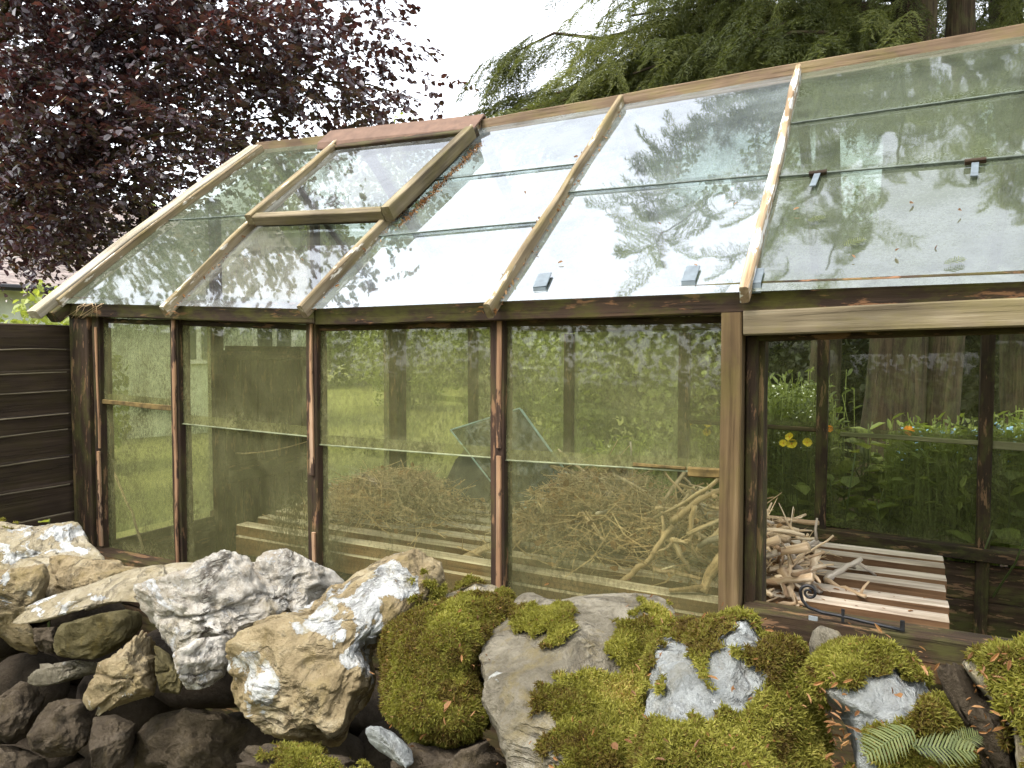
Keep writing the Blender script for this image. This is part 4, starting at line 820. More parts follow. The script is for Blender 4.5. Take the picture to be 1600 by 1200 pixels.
def conifer(name, label, base_px, top_px, Y, r0, r1, branches, second=None):
    b = at(*base_px, Y); b[2] = 0; t_ = at(*top_px, Y); t_ = b+(t_-b)*(7.5/(t_[2]))
    T = thing(name, b, label, 'tree', 'conifers behind the greenhouse')
    mb = MB(); trunk(mb, b, t_, r0, r1); mb.build('trunk', W_BARK, T, smooth=True)
    if second is not None:
        b2 = b+np.array(second); m2 = MB(); trunk(m2, b2, t_+np.array(second)*1.1, r0*.7, r1*.7); m2.build('stem', W_BARK, T, smooth=True)
    lm = MB(); St, Hd, Sc = [], [], []
    for (p1, sag, dens, spread) in branches:
        p1 = np.array(p1, float); z0 = np.clip(p1[2]+rng.uniform(.0, .5), 2.3, 7.3); f = z0/7.5; p0 = b+(t_-b)*f
        P = limb(lm, p0, p1, .035, .006, sag=-sag, k=9, wob=.04, sides=5); L = np.linalg.norm(p1-p0)
        n = int(dens*L*10); u = (.12+.88*rng.random(n)); i = u*(len(P)-1); i0 = np.minimum(i.astype(int), len(P)-2); q = P[i0]+(P[i0+1]-P[i0])*(i-i0)[:, None]
        d = nrm(P[-1]-P[0]); h = d*.8+rng.normal(0, .7, (n, 3)); h[:, 2] = h[:, 2]*.3-.25
        St.append(q+rng.normal(0, spread, (n, 3))*np.array([1, 1, .6])); Hd.append(h); Sc.append(rng.uniform(.6, 1.15, n))
    lm.build('branches', W_BARK, T, smooth=True)
    V, Fc, tt = sprays(np.concatenate(St), np.concatenate(Hd), np.concatenate(Sc)); mesh('foliage', V, Fc, L_CEDAR, T, attrs={'tint': tt}); return T
brA = [(at(795, 165, 4.6), .05, 4, .06), (at(860, 175, 4.5), .05, 4, .08), (at(800, 84, 4.4), .12, 3.4, .05), (at(815, 172, 4.2), .1, 4, .07), (at(870, 145, 4.3), .1, 4.2, .09), (at(925, 128, 4.2), .1, 4, .11), (at(985, 25, 4.2), .1, 3., .1), (at(990, 115, 4.1), .1, 4, .12), (at(1000, 60, 4.3), .1, 4, .12), (at(1090, 90, 4.2), .1, 4, .12), (at(1060, 20, 4.4), .1, 4, .12), (at(975, -25, 4.6), .1, 2.5, .12), (at(1180, 60, 4.2), .1, 3, .12), (at(1180, 100, 4.6), .1, 3, .12)]
for k in range(16):   # boughs reaching overhead, mirrored in the roof glass
    brA.append(((rng.uniform(-.9, 1.5), rng.uniform(2.7, 4.2), rng.uniform(4.3, 6.2)), .1, 1.7, .13))
for k in range(6): brA.append(((rng.uniform(-1.7, -.5), rng.uniform(2.8, 3.6), rng.uniform(4.5, 5.6)), .1, 2.4, .12))
conifer('conifer', 'conifer with a thick double trunk behind the right end of the greenhouse', (1375, 760), (1428, 30), 5.2, .2, .045, brA, second=(.25, .12, 0))
brB = [(at(x, y, Y), .05, 4, .2) for x, y, Y in ((1150, 40, 6.), (1230, 10, 6.2), (1260, 90, 5.8), (1340, 60, 5.8), (1190, 110, 6.), (1340, 110, 6.), (1120, -10, 6.2), (1380, 0, 6), (1360, 80, 5.6), (1420, 130, 6.4), (1280, 140, 6))]
conifer('conifer', 'slender conifer trunk left of the double trunk above the ridge', (1280, 760), (1297, 60), 6.4, .13, .05, brB)
brC = [(at(x, y, Y), .05, 4, .2) for x, y, Y in ((1500, 20, 6.), (1530, 60, 6.2), (1640, 30, 5.8), (1500, 90, 6.), (1600, 80, 6.2), (1700, 0, 6), (1560, -40, 6), (1720, 100, 6), (1490, 40, 5.3), (1540, 110, 6.6), (1620, 120, 6))]
brC += [((rng.uniform(.8, 2.6), rng.uniform(3.4, 5.), rng.uniform(4.2, 6.4)), .1, 2.2, .14) for k in range(8)]
conifer('conifer', 'dark conifer at the far right edge above the ridge', (1600, 760), (1578, 20), 6.4, .15, .06, brC)
# ---- far trees, shrubs, added hedge (each crown its own clumps)
def clump_leaves(centers, radii, n, L, mat, name, parent, seed=0, kind=None, base=None, tb=.5):
    k = rng.integers(0, len(centers), n); c = np.array(centers)[k]; r = np.array(radii)[k]
    d = rng.normal(0, 1, (n, 3)); d /= np.linalg.norm(d, axis=1)[:, None]; P = c+d*r*(rng.random(n)**.33)[:, None]
    N = d+rng.normal(0, .6, (n, 3)); D = rng.normal(0, 1, (n, 3)); D[:, 2] -= .3
    ct = rng.normal(0, .14, len(centers))[k]
    tint = np.clip(tb+ct+.15*vn(P*1.2)+rng.normal(0, .14, n), 0, 1); V, Fc, tt = leaves(P, D, N, L*rng.uniform(.6, 1.3, n), tint, 1.)
    return mesh(name, V, Fc, mat, parent, base=base, attrs={'tint': tt})
def bush(name, label, c, r, n, L, mat, cat='shrub', group=None, stem_h=.5, tb=.5, m=14, stem_r=.05):
    T = thing(name, (c[0], c[1], 0), label, cat, group)
    cs = [np.array(c)+np.array(r)*rng.normal(0, .42, 3) for _ in range(m)]; rs = [np.array(r)*rng.uniform(.3, .5) for _ in range(m)]
    for q in cs: q[2] = max(q[2], r[2]*.25)
    clump_leaves(cs, rs, n, L, mat, 'crown' if cat == 'tree' else 'foliage', T, tb=tb)
    mb = MB()
    if cat == 'tree': limb(mb, (c[0], c[1], 0), (c[0], c[1], c[2]), stem_r*2.2, stem_r, k=6, wob=.03, sides=9)
    for q in cs[:9]: limb(mb, (c[0]+rng.normal(0, .05), c[1]+rng.normal(0, .05), max(.02, c[2]*.5 if cat == 'tree' else .02)), q, stem_r, stem_r*.3, k=5, wob=.04, sides=5)
    mb.build('trunk' if cat == 'tree' else 'stems', W_BARK, T, smooth=True); return T
def gp(px, dist):   # ground point in the direction of a pixel column
    d = ray(px, 552); d = d/np.linalg.norm(d[:2]); return np.array([d[0]*dist, d[1]*dist, 0.])
far = [(-60, 40, 8), (330, 36, 9), (480, 33, 8.4), (600, 36, 8.8), (720, 33, 8.8), (850, 35, 11.5), (990, 33, 11.5), (1120, 30, 10.), (1330, 33, 9.), (1500, 29, 9.), (1680, 31, 9)]
for i, (px, dist, hgt) in enumerate(far):
    p = gp(px, dist); bush('far_tree', 'green tree standing at the far edge of the lawn', (p[0], p[1], hgt*.5), (3.3, 3.3, hgt*.47), 12000, .24, L_HEDGE, 'tree', 'trees at the far edge of the lawn', tb=.5, stem_r=.14, m=20)
mid = [(640, 19, 3.4, 'mid green rounded shrub beyond the lawn seen left of the leaning glass'), (800, 13, 3.2, 'bushy green shrub behind the leaning glass sheets'), (930, 10, 3.0, 'light green shrub behind the brushwood pile'), (1030, 9.5, 3., 'light green shrub left of the opening frame'), (1120, 10, 3.2, 'green shrub seen just beside the opening jamb')]
for px, dist, hgt, lb in mid:
    p = gp(px, dist); bush('garden_shrub', lb, (p[0], p[1], hgt*.5), (1.3, 1.1, hgt*.52), 16000, .08, L_HEDGE, 'shrub', 'shrubs beyond the greenhouse', m=22, tb=.55, stem_r=.03)
drk = [(1225, 8.5, 2.6, 'dark shrub behind the pale flowering weeds'), (1330, 9.5, 3.0, 'dark shrub left of the double trunk'), (1470, 8.6, 3., 'dark shrub right of the double trunk'), (1560, 8., 3.2, 'dark shrub near the right edge'), (1680, 7.6, 3.2, 'dark shrub at the right end of the garden bed')]
for px, dist, hgt, lb in drk:
    p = gp(px, dist); bush('dark_shrub', lb, (p[0], p[1], hgt*.5), (1.1, .9, hgt*.55), 5200, .09, L_DARK, 'shrub', 'dark shrubs under the conifers', tb=.45, stem_r=.03)
hv_ = [np.array([x, -7.5+rng.normal(0, .2), z]) for x in np.arange(-16, 14, .9) for z in (.8, 2., 3.2, 4.4, 5.6, 6.6)]  # added behind the camera to darken glass reflections and hold back sky light
hd = clump_leaves(hv_, [np.array([.9, .7, .9])]*len(hv_), 60000, .13, L_HEDGE, 'unseen_hedge', None, tb=.5)
tag(hd, 'tall hedge added out of view to darken reflections in the front glass', 'hedge', kind='stuff')
# ---- cottage at the far left
M_WALLW = simple('lime_washed_wall', (.52, .55, .46), .9, 0, .2, 4, bump=.2); M_ROOFS = simple('pale_slate_roof', (.24, .195, .175), .7, 0, .4, 9, bump=.3); M_PANE = simple('dark_window_glass', (.06, .07, .08), .1, 0, .2, 4, .6); M_PAINT = simple('white_window_paint', (.7, .7, .66), .5, 0, .05)
c0, c1_ = gp(-260, 13.5), gp(500, 15.5); COT = thing('cottage', c0, 'pale low cottage with a grey slate roof beyond the fence at left', 'building')
ax_ = nrm(c1_-c0); bk = np.array([-ax_[1], ax_[0], 0])
mb = MB(); beam(mb, c0+bk*2+np.array([0, 0, 1.3]), c1_+bk*2+np.array([0, 0, 1.3]), 2.6, 4., -bk, 0, .5); mb.build('wall', M_WALLW, COT)
mb = MB(); n_ = nrm(-bk*.65+np.array([0, 0, .76])); mdl = lambda p: p+bk*.75+np.array([0, 0, 3.45]); beam(mb, mdl(c0), mdl(c1_), 3.0, .08, n_, .01, .3); mb.build('roof', M_ROOFS, COT)
mb = MB(); tube(mb, [c0-bk*.42+np.array([0, 0, 2.5]), c1_-bk*.42+np.array([0, 0, 2.5])], [.05, .05], 8); mb.build('gutter', IRON, COT)
for fx in (.66, .86):
    q = c0+(c1_-c0)*fx-bk*.03+np.array([0, 0, 1.75]); mb = MB(); beam(mb, q-ax_*.45, q+ax_*.45, .9, .06, -bk, 0, .3); wn = mb.build('window', M_PAINT, COT)
    mb = MB()
    for dx_ in (-.2, .2): beam(mb, q+ax_*(dx_-.15)-bk*.035, q+ax_*(dx_+.15)-bk*.035, .74, .01, -bk, 0, .2)
    mb.build('window_panes', M_PANE, wn); wn.data
for px, hh_, lb in ((-20, 2.1, 'loose green bush by the cottage wall at the left edge'), (95, 2.2, 'light green bush over the fence top beside the barge board')):
    p = gp(px, 10.5); bush('cottage_bush', lb, (p[0], p[1], hh_*.5), (.8, .7, hh_*.52), 2600, .1, L_PLANT, 'shrub', tb=.75, stem_r=.02)
# ---- fence on the left
FN = thing('board_fence', (-2.72, .8, 0), 'dark stained horizontal board fence at the left edge meeting the greenhouse corner', 'fence')
mb = MB(); zt = [1.595, 1.51, 1.433, 1.357, 1.272, 1.21, 1.115, 1.015, .9, .78, .66, .54, .42, .3, .18, .04]
for k in range(len(zt)-1):
    zc = (zt[k]+zt[k+1])/2; hgt = zt[k]-zt[k+1]+.006; tl = (-.0 if k % 2 else .004)
    beam(mb, (-2.70-.004*(k % 2), 0.2, zc-.006+rng.uniform(-.006, .006)), (-2.70-.004*(k % 2), 1.6, zc+.004), hgt, .018, nrm([1, 0, -.16]), .002, .03)
mb.build('board_panel', W_FENCE, FN)
W_EDGE = wood('lit_board_edge', (.1, .08, .055), (.2, .165, .11), (.32, .27, .19), .2)  # bevelled edges in paler wood, the light they catch put into the colour
for k in range(1, len(zt)-4):
    mb = MB(); beam(mb, (-2.684, .2, zt[k]-.008+rng.uniform(-.03, .03)), (-2.684, 1.555, zt[k]+.002+rng.uniform(-.004, .004)), .0045, .006, (1, 0, .6), .0034, .03); mb.build('board_edge', W_EDGE, FN)
mb = MB(); beam(mb, (-2.735, 1.53, 0), (-2.735, 1.53, 1.56), .07, .045, (1, 0, 0)); mb.build('fence_post', W_DARK, FN)
mb = MB(); beam(mb, (-2.735, .25, 0), (-2.735, .25, 1.56), .07, .045, (1, 0, 0)); mb.build('fence_post', W_DARK, FN)
# ---- planting behind the rear wall
def leafy(label, px, py, Y, hgt, n, L, group, name='leafy_plant', tb=.6, stems=7, spread=.16):
    p = at(px, py, Y); g = np.array([p[0], p[1], 0.006]); T = thing(name, g, label, 'plant', group); mb = MB(); PP, DD, NN = [], [], []
    for s in range(stems):
        tip = g+np.array([rng.normal(0, spread), rng.normal(0, spread), p[2]*rng.uniform(.75, 1.02)]); P = limb(mb, g+np.array([rng.normal(0, .05), rng.normal(0, .05), 0]), tip, .007, .003, k=6, wob=.012, sides=5)
        m = n//stems; u = .25+.75*rng.random(m)**.8; i = u*5; i0 = np.minimum(i.astype(int), 4); q = P[i0]+(P[i0+1]-P[i0])*(i-i0)[:, None]; a = rng.uniform(0, 6.28, m)
        PP.append(q); DD.append(np.stack([np.cos(a), np.sin(a), rng.uniform(-.35, .75, m)], 1)); NN.append(np.stack([-.5*np.cos(a), -.5*np.sin(a), np.ones(m)], 1)+rng.normal(0, .2, (m, 3)))
    PP, DD, NN = np.concatenate(PP), np.concatenate(DD), np.concatenate(NN)
    if Y > 3: PP[:, 1] = np.maximum(PP[:, 1], RY+.05); DD[:, 1] = np.where(PP[:, 1] < RY+.22, np.abs(DD[:, 1]), DD[:, 1])
    V, Fc, tt = leaves(PP, DD, NN, L*rng.uniform(.55, 1.25, len(PP)), np.clip(tb+rng.normal(0, .18, len(PP)), 0, 1), .85)
    mesh('leaves', V, Fc, L_PLANT, T, attrs={'tint': tt}); mb.build('stems', L_PLANT, T, smooth=True); return T
for a in (('tall leafy plant just right of the narrow rear post', 1335, 655, 3.95, 0, 110, .13), ('broad leaved green plant in front of the double trunk', 1400, 662, 4.0, 0, 120, .14), ('leafy plant with upright shoots between the trunk and the next post', 1470, 660, 4.05, 0, 110, .13), ('leafy plant with bright lower leaves beside the rear post', 1310, 700, 3.75, 0, 80, .12), ('spreading plant left of the right hand rear post', 1520, 670, 3.95, 0, 90, .12),
          ('dense green plant behind the right hand rear pane', 1590, 730, 3.8, 0, 100, .12), ('low leafy plant in the middle of the garden bed', 1430, 740, 3.72, 0, 110, .11), ('low leafy plant in front of the poppies', 1225, 745, 3.75, 0, 120, .11), ('low plant beside the opening jamb', 1185, 760, 3.7, 0, 70, .1), ('leafy plant at the foot of the rear glass on the right', 1510, 780, 3.68, 0, 90, .11), ('low plant between the two rear posts', 1350, 790, 3.66, 0, 90, .1),
          ('leafy plant at the extreme right of the garden bed', 1660, 690, 3.9, 0, 100, .12), ('shrubby leafy plant left of the poppies against the jamb', 1195, 720, 3.95, 0, 120, .09), ('upright leafy plant before the right side of the double trunk', 1440, 690, 3.85, 0, 110, .13), ('leafy plant filling the corner right of the narrow rear post', 1315, 740, 3.68, 0, 100, .11)):
    leafy(a[0], a[1], a[2], a[3], a[4], a[5], a[6], 'plants behind the rear glass', tb=.55)
# fine weeds with tiny pale flowers, forget-me-nots
def weeds(name, label, cat, pxr, pyr, Yr, n, mat, fr, nst=900, tb=.5):
    PP = np.array([at(rng.uniform(*pxr), rng.uniform(*pyr), rng.uniform(*Yr)) for _ in range(n)]); ids = rng.integers(0, n, nst)
    mb = MB(); V = []; Fc = []
    d = np.array([[math.cos(a), math.sin(a)] for a in np.arange(5)*1.2566])
    for i, p in enumerate(PP):
        nn_ = nrm([rng.normal(0, .4), -.5+rng.normal(0, .3), .7]); u = nrm(np.cross(nn_, [1, .2, 0])); v = np.cross(nn_, u); r = fr*rng.uniform(.6, 1.3)
        V.append(p+nn_*.3*r); V += [p+(u*c*r+v*s*r) for c, s in d]; b = i*6; Fc += [[b, b+1+k, b+1+(k+1) % 5] for k in range(5)]
    fl = mesh(name, np.array(V), Fc, mat); tag(fl, label, cat, kind='stuff')
    # fine stalks with narrow leaves
    q = np.concatenate([PP, PP[rng.integers(0, n, nst)]+rng.normal(0, .05, (nst, 3))]); q[:, 2] -= .012; gl = q.copy(); m = len(q)
    Pq = np.repeat(q, 3, 0); Pq[:, 2] -= np.tile([.02, .09, .2], m)*rng.uniform(.6, 1.4, 3*m); Pq += rng.normal(0, .012, Pq.shape)
    D = rng.normal(0, 1, (len(Pq), 3)); D[:, 2] = np.abs(D[:, 2])*.8; N = rng.normal(0, .4, D.shape)+np.array([0, 0, 1]); V, Fl, tt = leaves(Pq, D, N, rng.uniform(.03, .07, len(Pq)), np.clip(tb+rng.normal(0, .2, len(Pq)), 0, 1), .45)
    st = np.zeros((m, 3, 3)); st[:, 0] = q-np.array([.002, 0, 0]); st[:, 1] = q+np.array([.002, 0, 0]); st[:, 2] = q-np.array([0, 0, .5])*1.; st[:, 2, :2] += rng.normal(0, .05, (m, 2)); st[:, 2, 2] = np.maximum(st[:, 2, 2], .01)
    sv = st.reshape(-1, 3); sf = np.arange(len(sv)).reshape(-1, 3)
    o = mesh(name.replace('flowers', 'foliage') if 'flowers' in name else name+'_foliage', np.concatenate([V, sv]), [Fl, sf+len(V)], L_PLANT, attrs={'tint': np.concatenate([tt, np.full(len(sv), .5)])}); tag(o, label.replace('flowers', 'foliage'), 'foliage', kind='stuff')
weeds('weed_flowers', 'tiny off white flowers of weeds behind the left rear pane', 'flowers', (1150, 1290), (600, 700), (3.8, 4.8), 460, P_WHITE, .0065, 1700, .15)
weeds('forget_me_not_flowers', 'pale blue forget me not flowers at the right behind the rear glass', 'flowers', (1530, 1680), (660, 725), (3.75, 4.3), 420, P_BLUE, .008, 700, .45)
weeds('blue_flowers', 'scattered blue flowers among the leafy plants', 'flowers', (1400, 1540), (668, 720), (3.65, 4.1), 90, P_BLUE, .008, 500, .45)
weeds('bank_flowers', 'sparse tiny flowers in green ground growth behind the brushwood', 'flowers', (880, 1160), (690, 770), (3.7, 4.8), 60, P_WHITE, .009, 1500, .65)
def poppy(px, py, Y, mat, r, label, grp):
    p = at(px, py, Y); T = thing('poppy', (p[0], p[1], .006), label, 'flower', grp)
    mb = MB(); tube(mb, [(p[0], p[1], .006), (p[0]+.015, p[1], p[2]*.5), p], [.003, .0025, .002], 5); mb.build('stem', L_PLANT, T)
    f = nrm([rng.normal(0, .25), -.85, .5]); u = nrm(np.cross(f, [0, 0, 1])); v = np.cross(u, f); a0 = rng.uniform(0, 1.5)
    for k in range(4):
        a = a0+k*1.5708; d = u*math.cos(a)+v*math.sin(a); s = np.cross(f, d); pts = [p]; 
        for (l, w_, h_) in ((.45, .5, .12), (.85, .72, .32), (1., .35, .42), (1., -.35, .42), (.85, -.72, .32), (.45, -.5, .12)): pts.append(p+r*(d*l+s*w_+f*h_*(1+.2*rng.normal())))
        mesh('petal', np.array(pts), [[0, 1, 2], [0, 2, 3], [0, 3, 4], [0, 4, 5], [0, 5, 6]], mat, T, smooth=True)
    mb = MB(); tube(mb, [p, p+f*r*.25], [r*.16, r*.12], 7); mb.build('flower_centre', P_ORA, T)
for px, py, r, lb in ((1190, 693, .021, 'yellow poppy nearest the opening jamb'), (1224, 693, .018, 'half turned yellow poppy left of the tight pair'), (1234, 683, .02, 'upper yellow poppy of the tight pair'), (1237, 694, .024, 'lower and largest yellow poppy of the tight pair'), (1261, 692, .021, 'yellow poppy nearest the narrow rear post')):
    poppy(px, py, 3.72, P_YEL, r, lb, 'yellow poppies behind the rear glass')
poppy(1296, 671, 3.8, P_ORA, .018, 'orange poppy beside the narrow rear post', 'orange poppies'); poppy(1419, 674, 3.8, P_ORA, .024, 'orange poppy among the leaves before the double trunk', 'orange poppies')
for px, py in ((1078, 660), (1106, 663), (1104, 676)): poppy(px, py, 3.75, P_YEL, .02, 'blurred yellow poppy behind two panes left of the opening jamb', 'yellow poppies seen through two panes')
# ================================================================= WHAT LIES IN AND ON THE GREENHOUSE
def stick(pts, r, label=None, group='sticks of the brushwood pile', mat=None, stubs=2, name='stick', wob=1.):
    pts = np.array(pts, float)
    if len(pts) == 2:
        t = np.linspace(0, 1, 7)[:, None]; L = np.linalg.norm(pts[1]-pts[0]); P = pts[0]+(pts[1]-pts[0])*t; bow = rng.normal(0, L*.03, 3); P += bow*(4*t*(1-t))**1.; P[1:-1] += rng.normal(0, L*.009*wob, (5, 3))
    else:
        k = 4*(len(pts)-1)+1; u = np.linspace(0, len(pts)-1, k); P = np.stack([np.interp(u, np.arange(len(pts)), pts[:, j]) for j in range(3)], 1); P[1:-1] += rng.normal(0, .0016, (k-2, 3))
    rad = np.linspace(1.1, .75, len(P))*r*(1+rng.normal(0, .09, len(P))); mb = MB(); tube(mb, P, rad, 8)
    for _ in range(stubs):
        i = rng.integers(1, len(P)-1); d = nrm(nrm(P[-1]-P[0])*.6+rng.normal(0, .6, 3)); L = rng.uniform(.02, .09); tube(mb, [P[i], P[i]+d*L*.5, P[i]+d*L+rng.normal(0, .006, 3)], [r*.65, r*.5, r*.35], 6)
    c = P.mean(0); c[2] = P[:, 2].min()
    o = mb.build(name, mat or W_STICKS[rng.choice([0, 1, 2], p=[.6, .27, .13])], base=c, smooth=True); return tag(o, label, 'stick', group)
big = [(((965, 915), (1010, 880), (1040, 835), (1055, 818)), (1.70, 1.74, 1.78, 1.82), .0085, 'long crooked pale stick slanting down to the bench front in the fourth bay'),
       (((1050, 815), (1085, 785), (1128, 765)), (1.80, 1.80, 1.82), .009, 'forked pale stick rising to the right against the opening jamb'),
       (((862, 893), (885, 862), (910, 845)), (1.72, 1.74, 1.8), .007, 'short pale stick propped on the bench front left of the crooked one'),
       (((1050, 840), (1062, 865), (1078, 895)), (1.72, 1.72, 1.74), .007, 'straight pale stick leaning down to the bench beside the crooked one'),
       (((1128, 870), (1110, 895), (1098, 925)), (1.70, 1.7, 1.68), .014, 'thickest pale branch end beside the foot of the opening jamb'),
       (((1128, 830), (1105, 850), (1085, 865)), (1.8, 1.8, 1.82), .012, 'thick pale branch behind the jamb at mid pile'),
       (((1020, 890), (1060, 895), (1095, 905)), (1.72, 1.72, 1.7), .006, 'grey stick lying flat along the bench front'),
       (((928, 765), (955, 772), (985, 785)), (1.95, 1.95, 1.95), .006, 'pale stick lying along the top of the heap'),
       (((985, 690), (988, 740), (990, 790)), (1.95, 1.95, 1.95), .0022, 'thin upright twig standing out of the heap'),
       (((1085, 790), (1080, 825), (1078, 850)), (1.74, 1.74, 1.74), .006, 'upright short pale stick in front of the forked one'),
       (((1178, 808), (1205, 812), (1235, 821)), (2.15, 2.15, 2.15), .008, 'flat pale stick at the back of the bench seen through the opening'),
       (((1290, 907), (1315, 890), (1346, 873)), (1.93, 1.98, 2.03), .0085, 'pale stick lying across the slats farthest to the right'),
       (((1290, 907), (1320, 920), (1352, 932)), (1.91, 1.88, 1.83), .0065, 'tan stick on the slats running down to the right'),
       (((1246, 875), (1262, 858), (1278, 845)), (1.98, 2.0, 2.02), .008, 'forked stick tip rising above the right edge of the pile'),
       (((1176, 855), (1200, 868), (1232, 873), (1240, 870)), (1.9, 1.9, 1.92, 1.92), .011, 'bent pale stick across the opening part of the pile'),
       (((1228, 850), (1240, 880), (1262, 905), (1283, 925)), (1.86, 1.86, 1.86, 1.84), .0095, 'long pale stick slanting down right through the pile in the opening'),
       (((1222, 890), (1232, 910), (1237, 935)), (1.8, 1.78, 1.75), .0105, 'thick stick end pointing down at the iron curl'),
       (((1178, 905), (1190, 920), (1207, 932)), (1.75, 1.74, 1.73), .0085, 'pale stick end poking forward beside the inner jamb'),
       (((1278, 862), (1270, 890), (1258, 920), (1254, 945)), (1.88, 1.84, 1.8, 1.74), .009, 'pale stick hanging over the bench edge behind the iron curl'),
       (((1176, 942), (1215, 945), (1255, 940)), (1.7, 1.7, 1.7), .005, 'thin stick resting on the front slat behind the sill')]
for pts, Ys, r, lb in big: stick([at(x, y, Y) for (x, y), Y in zip(pts, Ys)], r, lb)
def bz(y): return BZ+.004
lb = 'pale bare stick tangled among others in the brushwood pile'
for k in range(72):     # tangle inside the opening and behind the jamb
    x = rng.uniform(1120, 1262); t_ = (x-1120)/142; Y = rng.uniform(1.76, 2.15); zt_ = BZ+.015+rng.random()*(.2 if x < 1150 else .125*(1-t_)+.085*t_)
    c = at(x, 860, Y); c[2] = zt_; a = rng.uniform(0, math.pi); d = np.array([math.cos(a), math.sin(a)*.8, rng.normal(0, .35)]); L = rng.uniform(.09, .2)
    p, q = c-d*L*.5, c+d*L*.5; p[2] = max(p[2], BZ+.012); q[2] = max(q[2], BZ+.012)
    stick([p, q], rng.choice([.0035, .005, .007, .0095], p=[.3, .3, .24, .16]), lb, stubs=rng.integers(0, 3))
for k in range(34):     # in the heap behind the glass
    x = rng.uniform(890, 1130); Y = rng.uniform(1.75, 2.1); c = at(x, 800, Y); c[2] = BZ+.03+rng.random()*.2; a = rng.uniform(0, math.pi); d = np.array([math.cos(a), math.sin(a)*.7, rng.normal(0, .4)]); L = rng.uniform(.12, .32)
    p, q = c-d*L*.5, c+d*L*.5; p[2] = max(p[2], BZ+.012); q[2] = max(q[2], BZ+.012); stick([p, q], rng.uniform(.003, .0065), lb, stubs=rng.integers(0, 3))
def twig_heap(label, ctr, rad, n, dead):
    V = []; Fc = []; nn = 0; T = []
    P = rng.normal(0, .45, (n, 3)); P = np.clip(P, -1, 1); P[:, 2] = np.abs(P[:, 2]); P = P*rad+ctr
    hgt = ctr[2]+rad[2]*np.clip(1-((P[:, 0]-ctr[0])/rad[0])**2*.8-((P[:, 1]-ctr[1])/rad[1])**2*.4, .1, 1); P[:, 2] = ctr[2]+(hgt-ctr[2])*rng.random(n)**.6
    A = rng.uniform(0, 2*math.pi, n); D = np.stack([np.cos(A), np.sin(A)*.8, rng.normal(0, .38, n)], 1); L = rng.uniform(.03, .16, n); r = rng.uniform(.0008, .0022, n)
    mid_ = rng.normal(0, .012, (n, 3)); S = np.cross(D, [0, 0, 1.]); S /= np.linalg.norm(S, axis=1)[:, None]; U = np.cross(D, S)
    rings = []
    for f, b, rr_ in ((-.5, 0, 1), (0, 1, .9), (.5, 0, .4)):
        c = P+D*(L*f)[:, None]+mid_*b
        for k in range(3): a = k*2.094; rings.append(c+(S*math.cos(a)+U*math.sin(a))*(r*rr_)[:, None])
    V = np.stack(rings, 1).reshape(-1, 3); V[:, 2] = np.maximum(V[:, 2], BZ+.004); base = (np.arange(n)*9)[:, None, None]
    q = np.array([[i*3+j, i*3+(j+1) % 3, (i+1)*3+(j+1) % 3, (i+1)*3+j] for i in range(2) for j in range(3)]); Fq = (base+q[None]).reshape(-1, 4)
    o = mesh('twig_heap', V, Fq, W_TWIG, vec={'grain': V*np.array([1, 1, 1])}); tag(o, label, 'twigs', kind='stuff')
    Pd = P[rng.integers(0, n, dead)]+rng.normal(0, .01, (dead, 3)); Vd, Fd, td = leaves(Pd, rng.normal(0, 1, (dead, 3)), rng.normal(0, 1, (dead, 3)), rng.uniform(.012, .03, dead), rng.uniform(0, .9, dead))
    Vd[:, 2] = np.maximum(Vd[:, 2], BZ+.004); o2 = mesh('dead_leaf_heap', Vd, Fd, L_DEAD, attrs={'tint': td}); tag(o2, label.replace('twigs', 'dead leaves'), 'dead leaves', kind='stuff')
c = at(612, 800, 1.98); c[2] = BZ; twig_heap('low heap of dry brown twigs on the left part of the bench', c, np.array([.31, .25, .165]), 1500, 350)
c = at(940, 820, 1.95); c[2] = BZ; twig_heap('tall heap of dry brown twigs on the bench in the fourth bay', c, np.array([.31, .26, .235]), 2000, 700)
c = at(1110, 830, 2.0); c[2] = BZ; twig_heap('heap of dry brown twigs on the bench behind the opening jamb', c, np.array([.26, .22, .17]), 700, 200)
for (a, b, Y, r, lb_) in (((478, 752), (580, 762), 2.02, .004, 'long thin stick across the top of the left twig heap'), ((608, 730), (650, 765), 2.0, .003, 'thin straw coloured stick pointing up from the left twig heap'), ((612, 800), (648, 822), 1.85, .004, 'curved pale stick at the right of the left twig heap'), ((520, 840), (600, 770), 1.9, .003, 'thin stick slanting up across the left twig heap')):
    stick([at(*a, Y), at(*b, Y)], r, lb_, 'sticks on the left twig heap', stubs=1)
stick([at(700, 893, 1.69), at(730, 872, 1.72), at(775, 852, 1.78), at(812, 843, 1.85), at(825, 822, 1.9)], .016, 'thick rotten branch lying on the bench behind the third post', 'branches on the bench', stubs=1, name='branch')
o = stick([at(178, 738, 1.8), at(205, 800, 1.78), at(234, 890, 1.74)], .0055, 'thin garden cane leaning inside the first bay', None, stubs=0, name='garden_cane'); o['category'] = 'cane'
o = stick([at(340, 706, 2.3), at(480, 690, 2.1)], .003, 'thin pole leaning across the door inside the second bay', None, stubs=0, name='thin_pole', wob=.1); o['category'] = 'pole'
